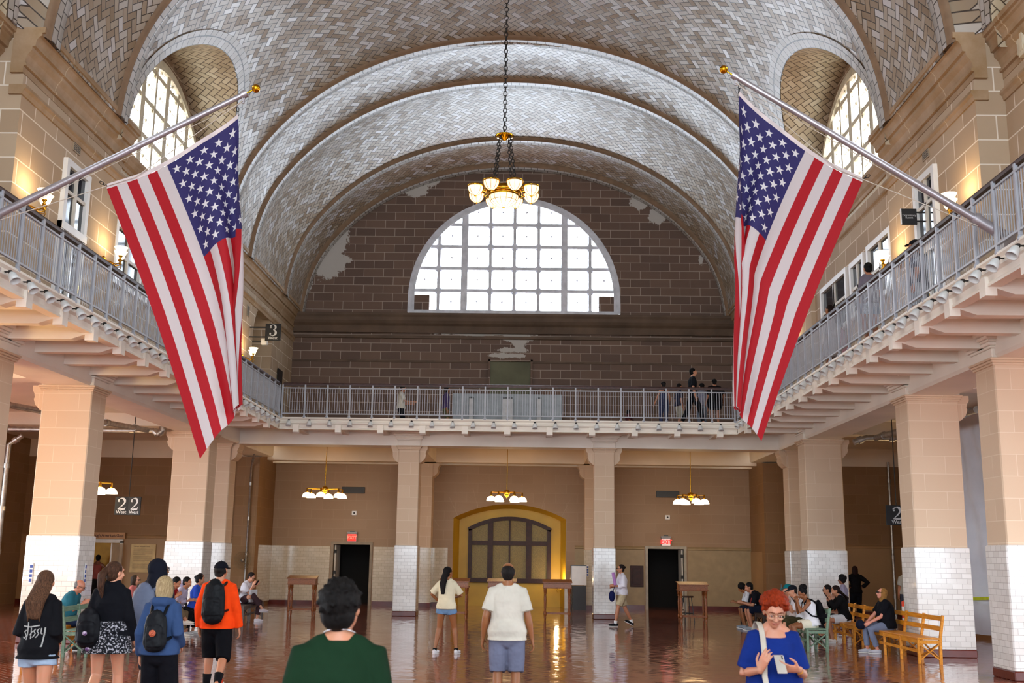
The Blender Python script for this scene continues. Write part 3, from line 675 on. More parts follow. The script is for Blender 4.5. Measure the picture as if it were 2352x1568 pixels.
# ---- columns
def column(x0, x1, y0, y1, label, sides='', bot=True):
    """shaft from x0..x1, y0..y1, white tile below, capital of stepped mouldings under the beam"""
    o = empty('column', ((x0 + x1) / 2, (y0 + y1) / 2, 0), 0, label, 'column', 'tan columns with white tiled feet round the hall'); cx, cy = (x0 + x1) / 2, (y0 + y1) / 2
    L = lambda b, n, m: b.build(n, m, o)
    a, c = (x1 - x0) / 2, (y1 - y0) / 2
    P = MB(); P.bbox(-a, a, -c, c, 2.08, 5.14, .02); L(P, 'shaft', M_COLBLOCK)
    P = MB(); P.bbox(-a - .03, a + .03, -c - .03, c + .03, .14, 2.10, .02); L(P, 'tile_dado', M_WTILE)
    P = MB(); P.bbox(-a - .04, a + .04, -c - .04, c + .04, 0, .15, .015); L(P, 'base', M_BASE)
    P = MB()
    for d, z0, z1 in ((.05, 5.06, 5.10), (.03, 5.02, 5.06), (.075, 5.10, 5.14)): P.bbox(-a - d, a + d, -c - d, c + d, z0, z1, .008)
    L(P, 'necking', M_COLBLOCK)
    P = MB()
    for d, z0, z1 in ((.03, 5.14, 5.30), (.06, 5.30, 5.34), (.10, 5.34, 5.40), (.12, 5.40, 5.44), (.16, 5.44, 5.50), (.22, 5.50, 5.62)): P.bbox(-a - d, a + d, -c - d, c + d, z0, z1, .012)
    L(P, 'capital', M_CREAM2)
    for ch in sides:
        pr = bracket_prof(); P = MB()
        if ch == 'x': P.prism([(a + q, z) for q, z in pr], -c + .06, c - .06)
        if ch == 'X': P.prism([(-a - q, z) for q, z in pr], -c + .06, c - .06)
        if ch == 'y': P.prism([(c + q, z) for q, z in pr], -a + .06, a - .06, axis='x')
        if ch == 'Y': P.prism([(-c - q, z) for q, z in pr], -a + .06, a - .06, axis='x')
        L(P, 'bracket', M_COLBLOCK)
    return o
ordn = {17.73: 'nearest', 21.91: 'second', 30.3: 'third'}
for s, nm in ((-1, 'left'), (1, 'right')):
    lab = {13.5: 'tan column with tiled foot at the near end of the %s row' % nm, 9.3: 'tan column with tiled foot standing beside the camera, %s row' % nm, 5.0: 'tan column with tiled foot behind the camera, %s row' % nm,
           17.73: 'tan column at the %s edge of the picture, white tiled foot' % nm,
           21.91: 'wide tan column on the %s, nearest one standing fully in view, white tiled foot' % nm,
           30.3: 'tan column on the %s just in front of the corner column, white tiled foot' % nm}
    for y in (5.0, 9.3, 13.5, 17.73, 21.91, 30.3):
        column(min(s * 8.34, s * 9.37), max(s * 8.34, s * 9.37), y, y + .76, lab[y], 'x' if s > 0 else 'X')
    column(min(s * 8.62, s * 9.34), max(s * 8.62, s * 9.34), 33.5, 34.2, 'tan corner column at the far %s corner of the hall' % nm, 'yxX')
column(-3.39, -2.74, 33.5, 34.2, 'slim tan column left of the yellow alcove', 'xX')
column(2.67, 3.29, 33.5, 34.2, 'slim tan column right of the yellow alcove', 'xX')
# ---- railings
def railing(name, axis, a0, a1, fixed, s, label):
    """axis 'x' or 'y'; fixed coordinate of the rail plane; s = side the guard panel stands on"""
    o = empty(name, (0, 0, 5.78), 0, label, 'railing')
    P = (lambda a, d, z: (a, fixed + d, z)) if axis == 'x' else (lambda a, d, z: (fixed + d, a, z))
    R = lambda a0_, a1_, d, z, w, h, b: b.bar(P(a0_, d, z), P(a1_, d, z), w, h)
    h = MB(); h.tube([P(a0, s * .05, 1.03), P(a1, s * .05, 1.03)], .042, 8); R(a0, a1, s * .05, 1.0, .11, .04, h); h.build('handrail', M_HAND, o)
    b = MB(); R(a0, a1, 0, .90, .04, .03, b); b.build('top_bar', M_RAILM, o); b = MB(); R(a0, a1, 0, .13, .04, .03, b); b.build('bottom_bar', M_RAILM, o)
    n = round(abs(a1 - a0) / .675); st = (a1 - a0) / n; p0 = None; b0 = None; cnt = 0
    rest = MB(); bal = []
    for k in range(n + 1):
        a = a0 + st * k
        if p0 is None:
            q = MB(); q.bar((0, 0, 0), (0, 0, 1.0), .045, .045, up=(0, 1, 0)); q.sphere((0, 0, .02), .05, 6); p0 = q.build('post', M_RAILM, o, P(a, 0, 0))
        else: c = p0.copy(); COL.objects.link(c); c.location = P(a, 0, 0)
        if k < n: bal += [a + st * i / 9 for i in range(1, 9)]
    # the hundred balusters that show largest are parts, the rest one part
    if axis == 'y': bal.sort(key=lambda a: abs(a - 14.8) if a > 14.8 else 100 + 14.8 - a)
    else: bal.sort(key=abs)
    for i, a in enumerate(bal):
        if i < 100:
            if b0 is None: q = MB(); q.bar((0, 0, .13), (0, 0, .90), .0125, .0125, up=(0, 1, 0)); b0 = q.build('baluster', M_RAILM, o, P(a, 0, 0))
            else: c = b0.copy(); COL.objects.link(c); c.location = P(a, 0, 0)
        else: p = P(a, 0, .13); q_ = P(a, 0, .90); rest.bar(p, q_, .0125, .0125, up=(0, 1, 0))
    if rest.v: rest.build('balusters', M_RAILM, o)['kind'] = 'stuff'
    if axis == 'x': return o
    g = MB(); d = s * .13
    g.add([P(a0, d, .04), P(a1, d, .04), P(a1, d, .92), P(a0, d, .92)], [(0, 1, 2, 3)]); g.build('guard_panel', M_GUARD, o)
    return o
railing('balcony_railing', 'y', -7.0, RY - .1, -RX, -1, 'pale grey iron railing with dark handrail along the left balcony')
railing('balcony_railing', 'y', -7.0, RY - .1, RX, 1, 'pale grey iron railing with dark handrail along the right balcony')
railing('balcony_railing', 'x', -RX + .06, RX - .06, RY, 1, 'pale grey iron railing with dark handrail across the far balcony')
c = MB(); c.box(-8.4, 8.4, 39.9, 40.3, 5.78, 5.98); struct(c.build('baseboard_gallery', M_CREAM2))
# ================================================================ FITTINGS
def txt(s, size, loc, rot, mt, parent, name='lettering', ext=.002, bold=0, align='CENTER', spacing=1, line=1):
    cu = bpy.data.curves.new(name, 'FONT'); cu.body = s; cu.size = size; cu.extrude = ext; cu.align_x = align; cu.align_y = 'CENTER'; cu.offset = bold; cu.space_character = spacing; cu.space_line = line
    cu.resolution_u = 3; tmp = bpy.data.objects.new(name, cu); COL.objects.link(tmp)
    dg = bpy.context.evaluated_depsgraph_get(); me = bpy.data.meshes.new_from_object(tmp.evaluated_get(dg)); bpy.data.objects.remove(tmp)
    me.materials.clear(); me.materials.append(mt); o = bpy.data.objects.new(name, me); link(o, parent); o.location = loc; o.rotation_euler = rot; return o
def stroke(b, pts, ws, m=0, t=.004):
    """flat pen stroke in the xz plane, facing -y, with thickness"""
    n = len(pts); L = []; Rr = []
    for i, (x, z) in enumerate(pts):
        x0, z0 = pts[max(0, i - 1)]; x1, z1 = pts[min(n - 1, i + 1)]; d = math.hypot(x1 - x0, z1 - z0) or 1; nx, nz = -(z1 - z0) / d, (x1 - x0) / d; w = ws[i] / 2
        L.append((x + nx * w, z + nz * w)); Rr.append((x - nx * w, z - nz * w))
    vs = [(x, 0, z) for x, z in L] + [(x, 0, z) for x, z in Rr] + [(x, t, z) for x, z in L] + [(x, t, z) for x, z in Rr]
    fs = []
    for i in range(n - 1): fs += [(i, i + 1, n + i + 1, n + i), (2 * n + i, 3 * n + i, 3 * n + i + 1, 2 * n + i + 1), (i, 2 * n + i, 2 * n + i + 1, i + 1), (n + i, n + i + 1, 3 * n + i + 1, 3 * n + i)]
    b.add(vs, fs, m)
def arcpts(cx, cz, rx, rz, a0, a1, n=14): return [(cx + rx * math.cos(math.radians(a0 + (a1 - a0) * k / n)), cz + rz * math.sin(math.radians(a0 + (a1 - a0) * k / n))) for k in range(n + 1)]
def digit2(b, s):
    top = arcpts(0, .70, .26, .26, 165, -35, 16); p = [(x, z) for x, z in top] + [(.08, .38), (-.12, .2), (-.28, .06)]
    w = [.16, .13, .08, .06, .05, .06, .08, .11, .14, .17, .19, .19, .18, .16, .15, .13, .12, .09, .06, .05]
    stroke(b, [(x * s, z * s) for x, z in p], [q * s for q in w[:len(p)]]); stroke(b, [(-.30 * s, .06 * s), (.1 * s, .055 * s), (.26 * s, .07 * s), (.33 * s, .24 * s)], [.05 * s, .15 * s, .12 * s, .03 * s])
    b.lathe([(0, 0), (.085 * s, 0), (.085 * s, .004), (0, .004)], (-.22 * s, 0, .72 * s), 12, axis='y')
def digit3(b, s):
    p = arcpts(-.01, .76, .23, .22, 160, -80, 14); w = [.14, .1, .06, .05, .05, .07, .1, .13, .15, .16, .15, .12, .09, .06, .05]; stroke(b, [(x * s, z * s) for x, z in p], [q * s for q in w])
    p = arcpts(-.02, .28, .27, .26, 85, -150, 16); w = [.05, .07, .1, .13, .16, .18, .19, .18, .16, .13, .1, .07, .05, .05, .06, .09, .14]; stroke(b, [(x * s, z * s) for x, z in p], [q * s for q in w])
    for c in ((-.2, .76), (-.23, .2)): b.lathe([(0, 0), (.08 * s, 0), (.08 * s, .004), (0, .004)], (c[0] * s, 0, c[1] * s), 12, axis='y')
M_LETTER = mat('grey white lettering', '#b9bcc0', .5, var=.01)
def level_sign(label, loc, w, h, digit, faces=(0,), rod=0, side_arm=0):
    o = empty('hanging_sign', loc, 0, label, 'sign')
    for i, a in enumerate(faces):
        b = MB().bbox(-w / 2, w / 2, -.02, .02, -h / 2, h / 2, .004); f = b.build('sign_panel', M_SIGN, o); f.rotation_euler.z = a
        off = Matrix.Rotation(a, 3, 'Z') @ Vector((w / 2 if len(faces) > 1 and i == 0 else (-w / 2 if len(faces) > 1 else 0), 0, 0)) * (-1 if len(faces) > 1 else 1); f.location = off
        d = MB(); (digit2 if digit == 2 else digit3)(d, h * .66); g = d.build('numeral', M_LETTER, f, (0, -.026, -h * .22))
        txt('West', h * .25, (0, -.024, -h * .34), (PI / 2, 0, 0), M_LETTER, f, bold=.0015)
    if rod: MB().tube([(0, 0, h / 2), (0, 0, h / 2 + rod)], .012, 6).build('rod', M_IRON, o)
    if side_arm:
        b = MB()
        for z in (h * .28, -h * .28): b.bar((-w / 2, 0, z), (-w / 2 - side_arm, 0, z), .03, .04)
        b.build('arm', M_BLACK, o)
    return o
level_sign('charcoal "2 West" sign hung in a V from a rod in the left aisle', (-10.39, 30, 3.03), .36, .50, 2, (.12, -.12 + PI * 0), rod=2.6)
level_sign('charcoal "2 West" sign hanging beside the second column in the right aisle', (9.70, 27, 2.93), .52, .48, 2, (0,), rod=2.7)
level_sign('charcoal "3 West" sign on arms from the arched opening of the left gallery', (-7.64, 34, 8.79), .50, .56, 3, (0,), side_arm=.55)
o = empty('speaker_box', (-7.98, 34.3, 8.53), 0, 'small white speaker box on a black arm under the "3 West" sign', 'speaker'); MB().bbox(-.10, .10, -.08, .08, -.11, .11, .02).build('housing', M_WHITE, o); MB().bar((-.4, 0, .02), (-.1, 0, .02), .03, .03).build('arm', M_BLACK, o)
o = empty('wall_sign', (8.02, 20.3, 8.40), 0, 'small charcoal "Dormitory Room" sign bracketed off the right gallery wall', 'sign')
MB().bbox(-.15, .15, -.02, .02, -.16, .16, .004).build('sign_panel', M_SIGN, o); b = MB(); [b.bar((.15, 0, z), (.34, 0, z), .02, .03) for z in (.09, -.09)]; b.box(.33, .36, -.02, .02, -.2, .2); b.build('arm', M_BLACK, o)
MB().box(-.16, -.148, -.025, .025, -.16, .16).build('edge', M_WHITE, o); txt('Dormitory\nRoom', .06, (0, -.023, 0), (PI / 2, 0, 0), M_LETTER, o, line=.8)
# ---- exit signs
def exit_sign(label, x, red):
    o = empty('exit_sign', (x, 40.28, 2.42), 0, label, 'sign'); b = MB().bbox(-.19, .19, -.10, 0, .13, .20, .01).bbox(-.17, .17, -.08, 0, -.16, .13, .006); b.build('housing', mat('grey sign housing', '#9a9a98', .4), o)
    if red: MB().box(-.15, .15, -.086, -.08, -.14, .11).build('face', emis('lit red sign face', '#ff1a10', 2.2, '#ff2010'), o); txt('EXIT', .17, (0, -.088, -.015), (PI / 2, 0, 0), emis('lit red letters', '#ff5a48', 2.6, '#ff6050'), o, bold=.004)
    else: MB().box(-.15, .15, -.086, -.08, -.14, .11).build('face', emis('lit pale sign face', '#d8b8b0', .55, '#e8d8d0'), o); txt('EXIT', .2, (0, -.088, -.015), (PI / 2, 0, 0), emis('lit red letter', '#ff1010', 2.2, '#ff2010'), o, bold=.006)
    MB().box(-.08, .08, -.07, -.02, .20, .23).build('bracket', M_BLACK, o)
exit_sign('red glowing EXIT sign over the left doorway', -5.82, True); exit_sign('pale EXIT sign with red letters over the right doorway', 5.68, False)
for x, lab in ((-5.78, 'small white camera box on the wall above the red exit sign'), (5.75, 'small white camera box on the wall above the pale exit sign')):
    o = empty('alarm_box', (x, 40.3, 3.30), 0, lab, 'alarm'); MB().bbox(-.09, .09, -.07, 0, -.08, .08, .01).build('housing', M_WHITE, o); MB().lathe([(0, -.09), (.03, -.09), (.035, -.07)], (0, 0, 0), 10, axis='y').build('lens', M_BLACK, o)
for x0, x1, lab in ((-6.28, -5.42, 'long black vent grille on the far wall behind the left lamp'), (5.35, 6.2, 'long black vent grille on the far wall behind the right lamp')):
    o = empty('wall_vent', ((x0 + x1) / 2, 40.3, 4.14), 0, lab, 'vent'); w = (x1 - x0) / 2; MB().bbox(-w, w, -.04, 0, -.12, .12, .01).build('frame', M_BLACK, o); b = MB(); [b.box(-w + .03, w - .03, -.05, -.03, z, z + .012) for z in (-.08, -.04, 0, .04, .08)]; b.build('slats', M_IRON, o)
for s, nm in ((-1, 'left'), (1, 'right')):
    for y, z, lab in ((20.2, 9.72, 'small grey vent grille high on the %s gallery wall over the door' % nm), (33.6, 9.4, 'small grey vent grille on the far part of the %s gallery wall' % nm)):
        o = empty('wall_vent', (s * 8.4, y, z), 0, lab, 'vent'); b = MB(); b.box(-.02, .02, -.17, .17, -.17, .17); b.build('frame', mat('tan vent frame', '#9b8a72', .6), o); b = MB(); [b.box(-.03, .03, -.14, .14, q, q + .012) for q in np.linspace(-.14, .13, 9)]; b.build('slats', mat('grey vent slat', '#5f5a54', .6), o)
# ---- gallery doors and windows (white frames)
def framed(name, s, y0, y1, z0, z1, bars_y=(), bars_z=(), door=False, x=8.4):
    """white framed opening on a side gallery wall"""
    X = lambda d: s * (x - d); b = MB(); xx = sorted((X(.0), X(.09)))
    for ya, yb, za, zb in ((y0, y0 + .13, z0, z1), (y1 - .13, y1, z0, z1), (y0 + .13, y1 - .13, z1 - .13, z1)): b.box(xx[0], xx[1], ya, yb, za, zb)
    if not door: b.box(*sorted((X(0), X(.12))), y0 - .04, y1 + .04, z0 - .02, z0 + .09)
    o = struct(b.build(name, M_WHITE)); q = MB(); xq = sorted((X(.01), X(.06)))
    for y in bars_y: q.box(xq[0], xq[1] + (.002 if s < 0 else 0), y - .045, y + .045, z0 + .06, z1 - .13)
    for z in bars_z: q.box(xq[0], xq[1], y0 + .1, y1 - .1, z - .035, z + .035)
    if q.v: q.build('sash', M_OFFW, o)
    MB().box(*sorted((X(.005), X(.02))), y0 + .12, y1 - .12, z0 + .05, z1 - .12).build('pane', M_DGLASS, o)
    if door:
        d = MB(); ym = (y0 + y1) / 2
        for ya, yb, za, zb in ((y0 + .12, y0 + .26, 5.8, 7.85), (y1 - .26, y1 - .12, 5.8, 7.85), (y0 + .12, y1 - .12, 7.7, 7.85), (y0 + .12, y1 - .12, 5.8, 6.5)): d.box(*sorted((X(.02), X(.07))), ya, yb, za, zb)
        d.build('leaf', M_OFFW, o); t_ = MB(); t_.box(*sorted((X(.0), X(.11))), y0, y1, 7.85, 8.0); t_.build('transom', M_WHITE, o); MB().box(*sorted((X(.07), X(.1))), y1 - .24, y1 - .16, 6.8, 6.95).build('handle', M_BRASS, o)
    return o
for s in (-1, 1):
    framed('door_%d' % (3 if s < 0 else 4), s, 19.7, 20.85, 5.78, 9.27, (20.27,) if 1 else (), (8.65,), True)
    wn += 1; framed('window_%d' % wn, s, 22.65, 24.35, 7.55, 8.97, (23.5,), (8.25,), x=8.52)
    wn += 1; framed('window_%d' % wn, s, 24.6, 25.72, 7.55, 8.92, (25.16,), (8.25,), x=8.52)
    wn += 1; framed('window_%d' % wn, s, 26.0, 28.4, 7.5, 8.95, (27.2, 27.16, 27.24), (8.25,), x=8.52)
    wn += 1; framed('window_%d' % wn, s, 31.1, 32.35, 7.95, 9.25, (31.7,), (8.6,))
    framed('door_%d' % (5 if s < 0 else 6), s, 15.2, 16.6, 5.78, 9.3, (15.9,), (8.65,), True, x=8.92)
# ---- brass wall sconces on the galleries
def sconce(label, x, y, z, s, double=True, nm='wall_sconce'):
    """s = side of the wall; arms reach into the hall"""
    o = empty(nm, (x, y, z), 0, label, 'wall lamp', 'brass gallery sconces'); d = -s
    MB().sphere((0, 0, 0), .085, 10, sc=(.7, 1, 1)).lathe([(.09, 0), (.09, .02), (.04, .05), (.02, .06)], (0, 0, 0), 14, axis='x').build('backplate', M_BRASS, o)
    for i, (dy, r, up) in enumerate((((0, .36, .1), (.20, .28, .06)) if double else ((0, .26, .08),))):
        b = MB(); b.tube([(0, 0, 0), (d * r * .4, dy * .4, -.03), (d * r * .75, dy * .8, -.09), (d * r, dy, -.05), (d * r, dy, up - .02)], .014, 8); b.lathe([(.0, -.06), (.035, -.04), (.02, 0), (.045, .03), (.05, .05), (.02, .05)], (d * r, dy, up - .05), 12); b.build('arm', M_BRASS, o)
        c = MB(); c.tube([(d * r * .6, dy * .7, -.08), (d * r * .8, dy, -.16), (d * r * 1.05, dy, -.16), (d * r * 1.1, dy, -.08)], .008, 6); c.build('scroll', M_BRASS, o)
        g = MB(); g.lathe([(.035, 0), (.07, .02), (.09, .07), (.105, .12), (.13, .17), (.142, .178), (.125, .165)], (d * r, dy, up), 18); g.build('shade', M_OPAL2, o)
    l = bpy.data.lights.new('sconce_bulb', 'POINT'); l.energy = 26; l.color = (1, .72, .38); l.shadow_soft_size = .07; lo = bpy.data.objects.new('sconce_bulb', l); link(lo, o); lo.location = (d * .3, 0, .30)
names = {18.1: 'near the big flag pole, left of the door', 21.85: 'beyond the door', 33.2: 'at the far end by the arched opening', 29.9: 'beyond the windows'}
for s, nm in ((-1, 'left'), (1, 'right')):
    for y, lab in ((18.25, 'brass double lamp on the %s gallery wall, the one nearest in view' % nm), (21.9, 'brass double lamp on the %s gallery wall between door and windows' % nm), (30.9 if s > 0 else 33.1, 'brass double lamp on the %s gallery wall, the farthest one' % nm)):
        sconce(lab, s * 8.36, y, 7.82 if s < 0 else 7.88, s)
sconce('small brass wall lamp glowing in front of the yellow alcove', 2.0, 40.55, .72, 1, False)
# ---- row of little spot lamps under each balcony edge
ORD = 'first second third fourth fifth sixth seventh eighth ninth tenth eleventh twelfth thirteenth fourteenth fifteenth sixteenth seventeenth eighteenth nineteenth twentieth'.split() + ['twenty-' + w_ for w_ in 'first second third fourth fifth sixth seventh eighth ninth'.split()] + ['thirtieth'] + ['thirty-' + w_ for w_ in 'first second third fourth'.split()]
def fascia_lamps(pts, ang, group, label, yaw):
    first = None
    for i, p in enumerate(pts):
        if first is None:
            o = empty('fascia_lamp', p, yaw, label % ORD[i], 'spot lamp', group)
            MB().tube([(0, .03, 0), (0, -.05, 0)], .012, 6).lathe([(.0, .03), (.03, .02), (.035, -.01), (.02, -.03)], (0, -.06, 0), 10).build('holder', M_IRON, o)
            g = MB(); g.lathe([(.03, -.02), (.056, -.05), (.064, -.10), (.078, -.18), (.072, -.18), (.054, -.09)], (0, 0, 0), 14); gg = g.build('shade', M_FROST, o, (0, -.065, 0)); gg.rotation_euler = ang
            first = o
        else: c = copy_tree(first); c.location = p; c['label'] = label % ORD[i]
fascia_lamps([(-6.5 + .61 * k, RY - .05, 5.70) for k in range(22)], (-.25, 0, 0), 'spot lamps under the far balcony edge', 'little frosted spot lamp under the far balcony edge, %s from its left corner', 0)
fascia_lamps([(-RX + .05, 30.96 - .58 * k, 5.66) for k in range(33)], (-.6, .25, 0), 'spot lamps under the left balcony edge', 'little frosted spot lamp under the left balcony edge, %s from the far corner', PI / 2)
fascia_lamps([(RX - .05, 30.96 - .58 * k, 5.66) for k in range(33)], (-.6, -.25, 0), 'spot lamps under the right balcony edge', 'little frosted spot lamp under the right balcony edge, %s from the far corner', -PI / 2)
# ---- multi arm hanging lamps
def arm_lamp(label, x, y, z, rod, rz):
    """z is the rim height of the shades"""
    o = empty('hanging_lamp', (x, y, z), rz, label, 'hanging lamp', 'six shade brass hanging lamps')
    MB().tube([(0, 0, .3), (0, 0, rod)], .014, 8).build('rod', M_BRASS, o)
    MB().sphere((0, 0, .30), .12, 12, sc=(1, 1, .85)).lathe([(.09, .2), (.05, .16), (.02, .13), (0, .1)], (0, 0, 0), 14).build('hub', M_BRASS, o)
    P = [(-.62, -.12), (-.40, -.30), (-.18, .12), (.20, -.22), (.42, .22), (.64, .02)]
    P = [(.62 * math.cos(a) , .45 * math.sin(a)) for a in [PI / 3 * k + .3 for k in range(6)]]
    for px, py in P:
        MB().tube([(0, 0, .30), (px, py, .30), (px, py, .26)], .012, 6).lathe([(.02, .31), (.03, .28), (.03, .2), (.045, .16), (.02, .15)], (px, py, 0), 10).build('arm', M_BRASS, o)
        g = MB(); g.lathe([(.03, .165), (.08, .15), (.13, .11), (.155, .05), (.165, 0), (.155, .005), (.14, .06)], (px, py, 0), 18); g.build('shade', M_OPAL, o)
    l = bpy.data.lights.new('lamp_glow', 'POINT'); l.energy = LAMP_W; l.color = (1, .66, .30); l.shadow_soft_size = .5; lo = bpy.data.objects.new('lamp_glow', l); link(lo, o); lo.location = (0, 0, -.12)
LAMP_W = 75
arm_lamp('six shade brass lamp hanging left of the alcove', -6.29, 37, 3.68, 1.98, .2)
arm_lamp('six shade brass lamp hanging in front of the yellow alcove', -.09, 37, 3.64, 2.02, .9)
arm_lamp('six shade brass lamp hanging near the right doorway', 6.14, 37, 3.63, 2.03, 1.5)
arm_lamp('brass lamp half hidden behind the wide left column', -11.35, 29.5, 3.33, 2.3, 0)
arm_lamp('brass lamp just peeping past the wide right column', 11.75, 30.5, 3.45, 2.2, 0)
LAMP_W = 950
arm_lamp('brass lamp of the left aisle, off to the side of the view', -10.6, 16.2, 3.4, 2.2, 0)
LAMP_W = 70
arm_lamp('brass lamp of the right aisle, off to the side of the view', 12.0, 16, 3.4, 2.2, 0)
# ---- chandelier
def chain(b, p, q, n, r=.035, w=.008):
    p, q = V(p), V(q); d = (q - p) / n
    for i in range(n):
        c = p + d * (i + .5); a = d.normalized(); u = a.cross(V(0, 1, 0) if i % 2 else V(1, .3, 0)).normalized(); L = d.length * .62
        pts = [c + a * (L * math.cos(t)) + u * (r * math.sin(t)) for t in [2 * PI * k / 10 for k in range(11)]]; b.tube(pts, w, 5, cap=False)
o = empty('chandelier', (-.03, 25.45, 10.18), 0, 'great brass chandelier of leaded glass bowls hung on long chains in mid hall', 'chandelier')
b = MB(); chain(b, (0, 0, 1.95), (0, 0, 7.0), 44, .045, .011); b.build('main_chain', M_IRON, o)
MB().lathe([(0, 1.78), (.05, 1.80), (.10, 1.86), (.20, 1.88), (.24, 1.91), (.20, 1.94), (.08, 1.97), (0, 1.98)], (0, 0, 0), 28).build('upper_plate', M_GOLD, o)
for k in range(4):
    a = PI / 4 + PI / 2 * k + .2; b = MB(); chain(b, (.17 * math.cos(a), .17 * math.sin(a), 1.86), (.34 * math.cos(a), .34 * math.sin(a), .62), 14, .035, .01); b.build('chain', M_IRON, o)
b = MB(); b.lathe([(.30, .42), (.44, .40), (.46, .44), (.44, .50), (.36, .56), (.30, .60), (.26, .52)], (0, 0, 0), 30); b.lathe([(.37, .33), (.40, .33), (.40, .40), (.37, .40)], (0, 0, 0), 30)
for k in range(8):
    a = 2 * PI * (k + .5) / 8; p = lambda r, z: (r * math.cos(a), r * math.sin(a), z)
    b.tube([p(.36, .52), p(.5, .62), p(.58, .54), p(.66, .50)], .022, 7); b.tube([p(.42, .5), p(.5, .4), p(.6, .42)], .016, 6); b.sphere(p(.50, .64), .035, 6)
b.build('ring_frame', M_BRASS, o)
def bowl(parent, cx, cy, r, h, z, ribs, ring, nm):
    g = MB(); pr = [(r * math.sin(t) , z + h - h * math.cos(PI / 2 - t) * 0 - h * (1 - math.cos(t)) * 0 + 0) for t in ()]
    prof = [(r * math.cos(PI / 2 * k / 10), z + h * (1 - math.sin(PI / 2 * k / 10))) for k in range(11)]
    g.lathe(prof, (cx, cy, 0), 24); w = g.build(nm, M_BOWL, parent)
    f = MB(); f.lathe([(r - .005, z + h), (r + .02, z + h - .01), (r + .03, z + h + .02), (r + .015, z + h + .04), (r - .02, z + h + .04)], (cx, cy, 0), 24); f.build('rim', M_BRASS, w)
    l = MB()
    for k in range(ribs):
        a = 2 * PI * k / ribs; l.tube([(cx + (q + .004) * math.cos(a), cy + (q + .004) * math.sin(a), zz) for q, zz in prof[:-1]], .005, 4, cap=False)
    if ring: t_ = prof[3]; l.lathe([(t_[0] + .0, t_[1] - .006), (t_[0] + .01, t_[1]), (t_[0] + .0, t_[1] + .006)], (cx, cy, 0), 24)
    l.sphere((cx, cy, z - .01), .03, 8, sc=(1, 1, .8)); l.build('leading', M_BRASS, w)
bowl(o, 0, 0, .36, .27, .06, 14, True, 'centre_bowl')
for k in range(8): a = 2 * PI * (k + .5) / 8; bowl(o, .74 * math.cos(a), .74 * math.sin(a), .185, .22, .26, 8, False, 'bowl')
for p in ((0, 0, -.75),):
    l = bpy.data.lights.new('chandelier_glow', 'POINT'); l.energy = 160; l.color = (1, .86, .62); l.shadow_soft_size = .5; lo = bpy.data.objects.new('chandelier_glow', l); link(lo, o); lo.location = p
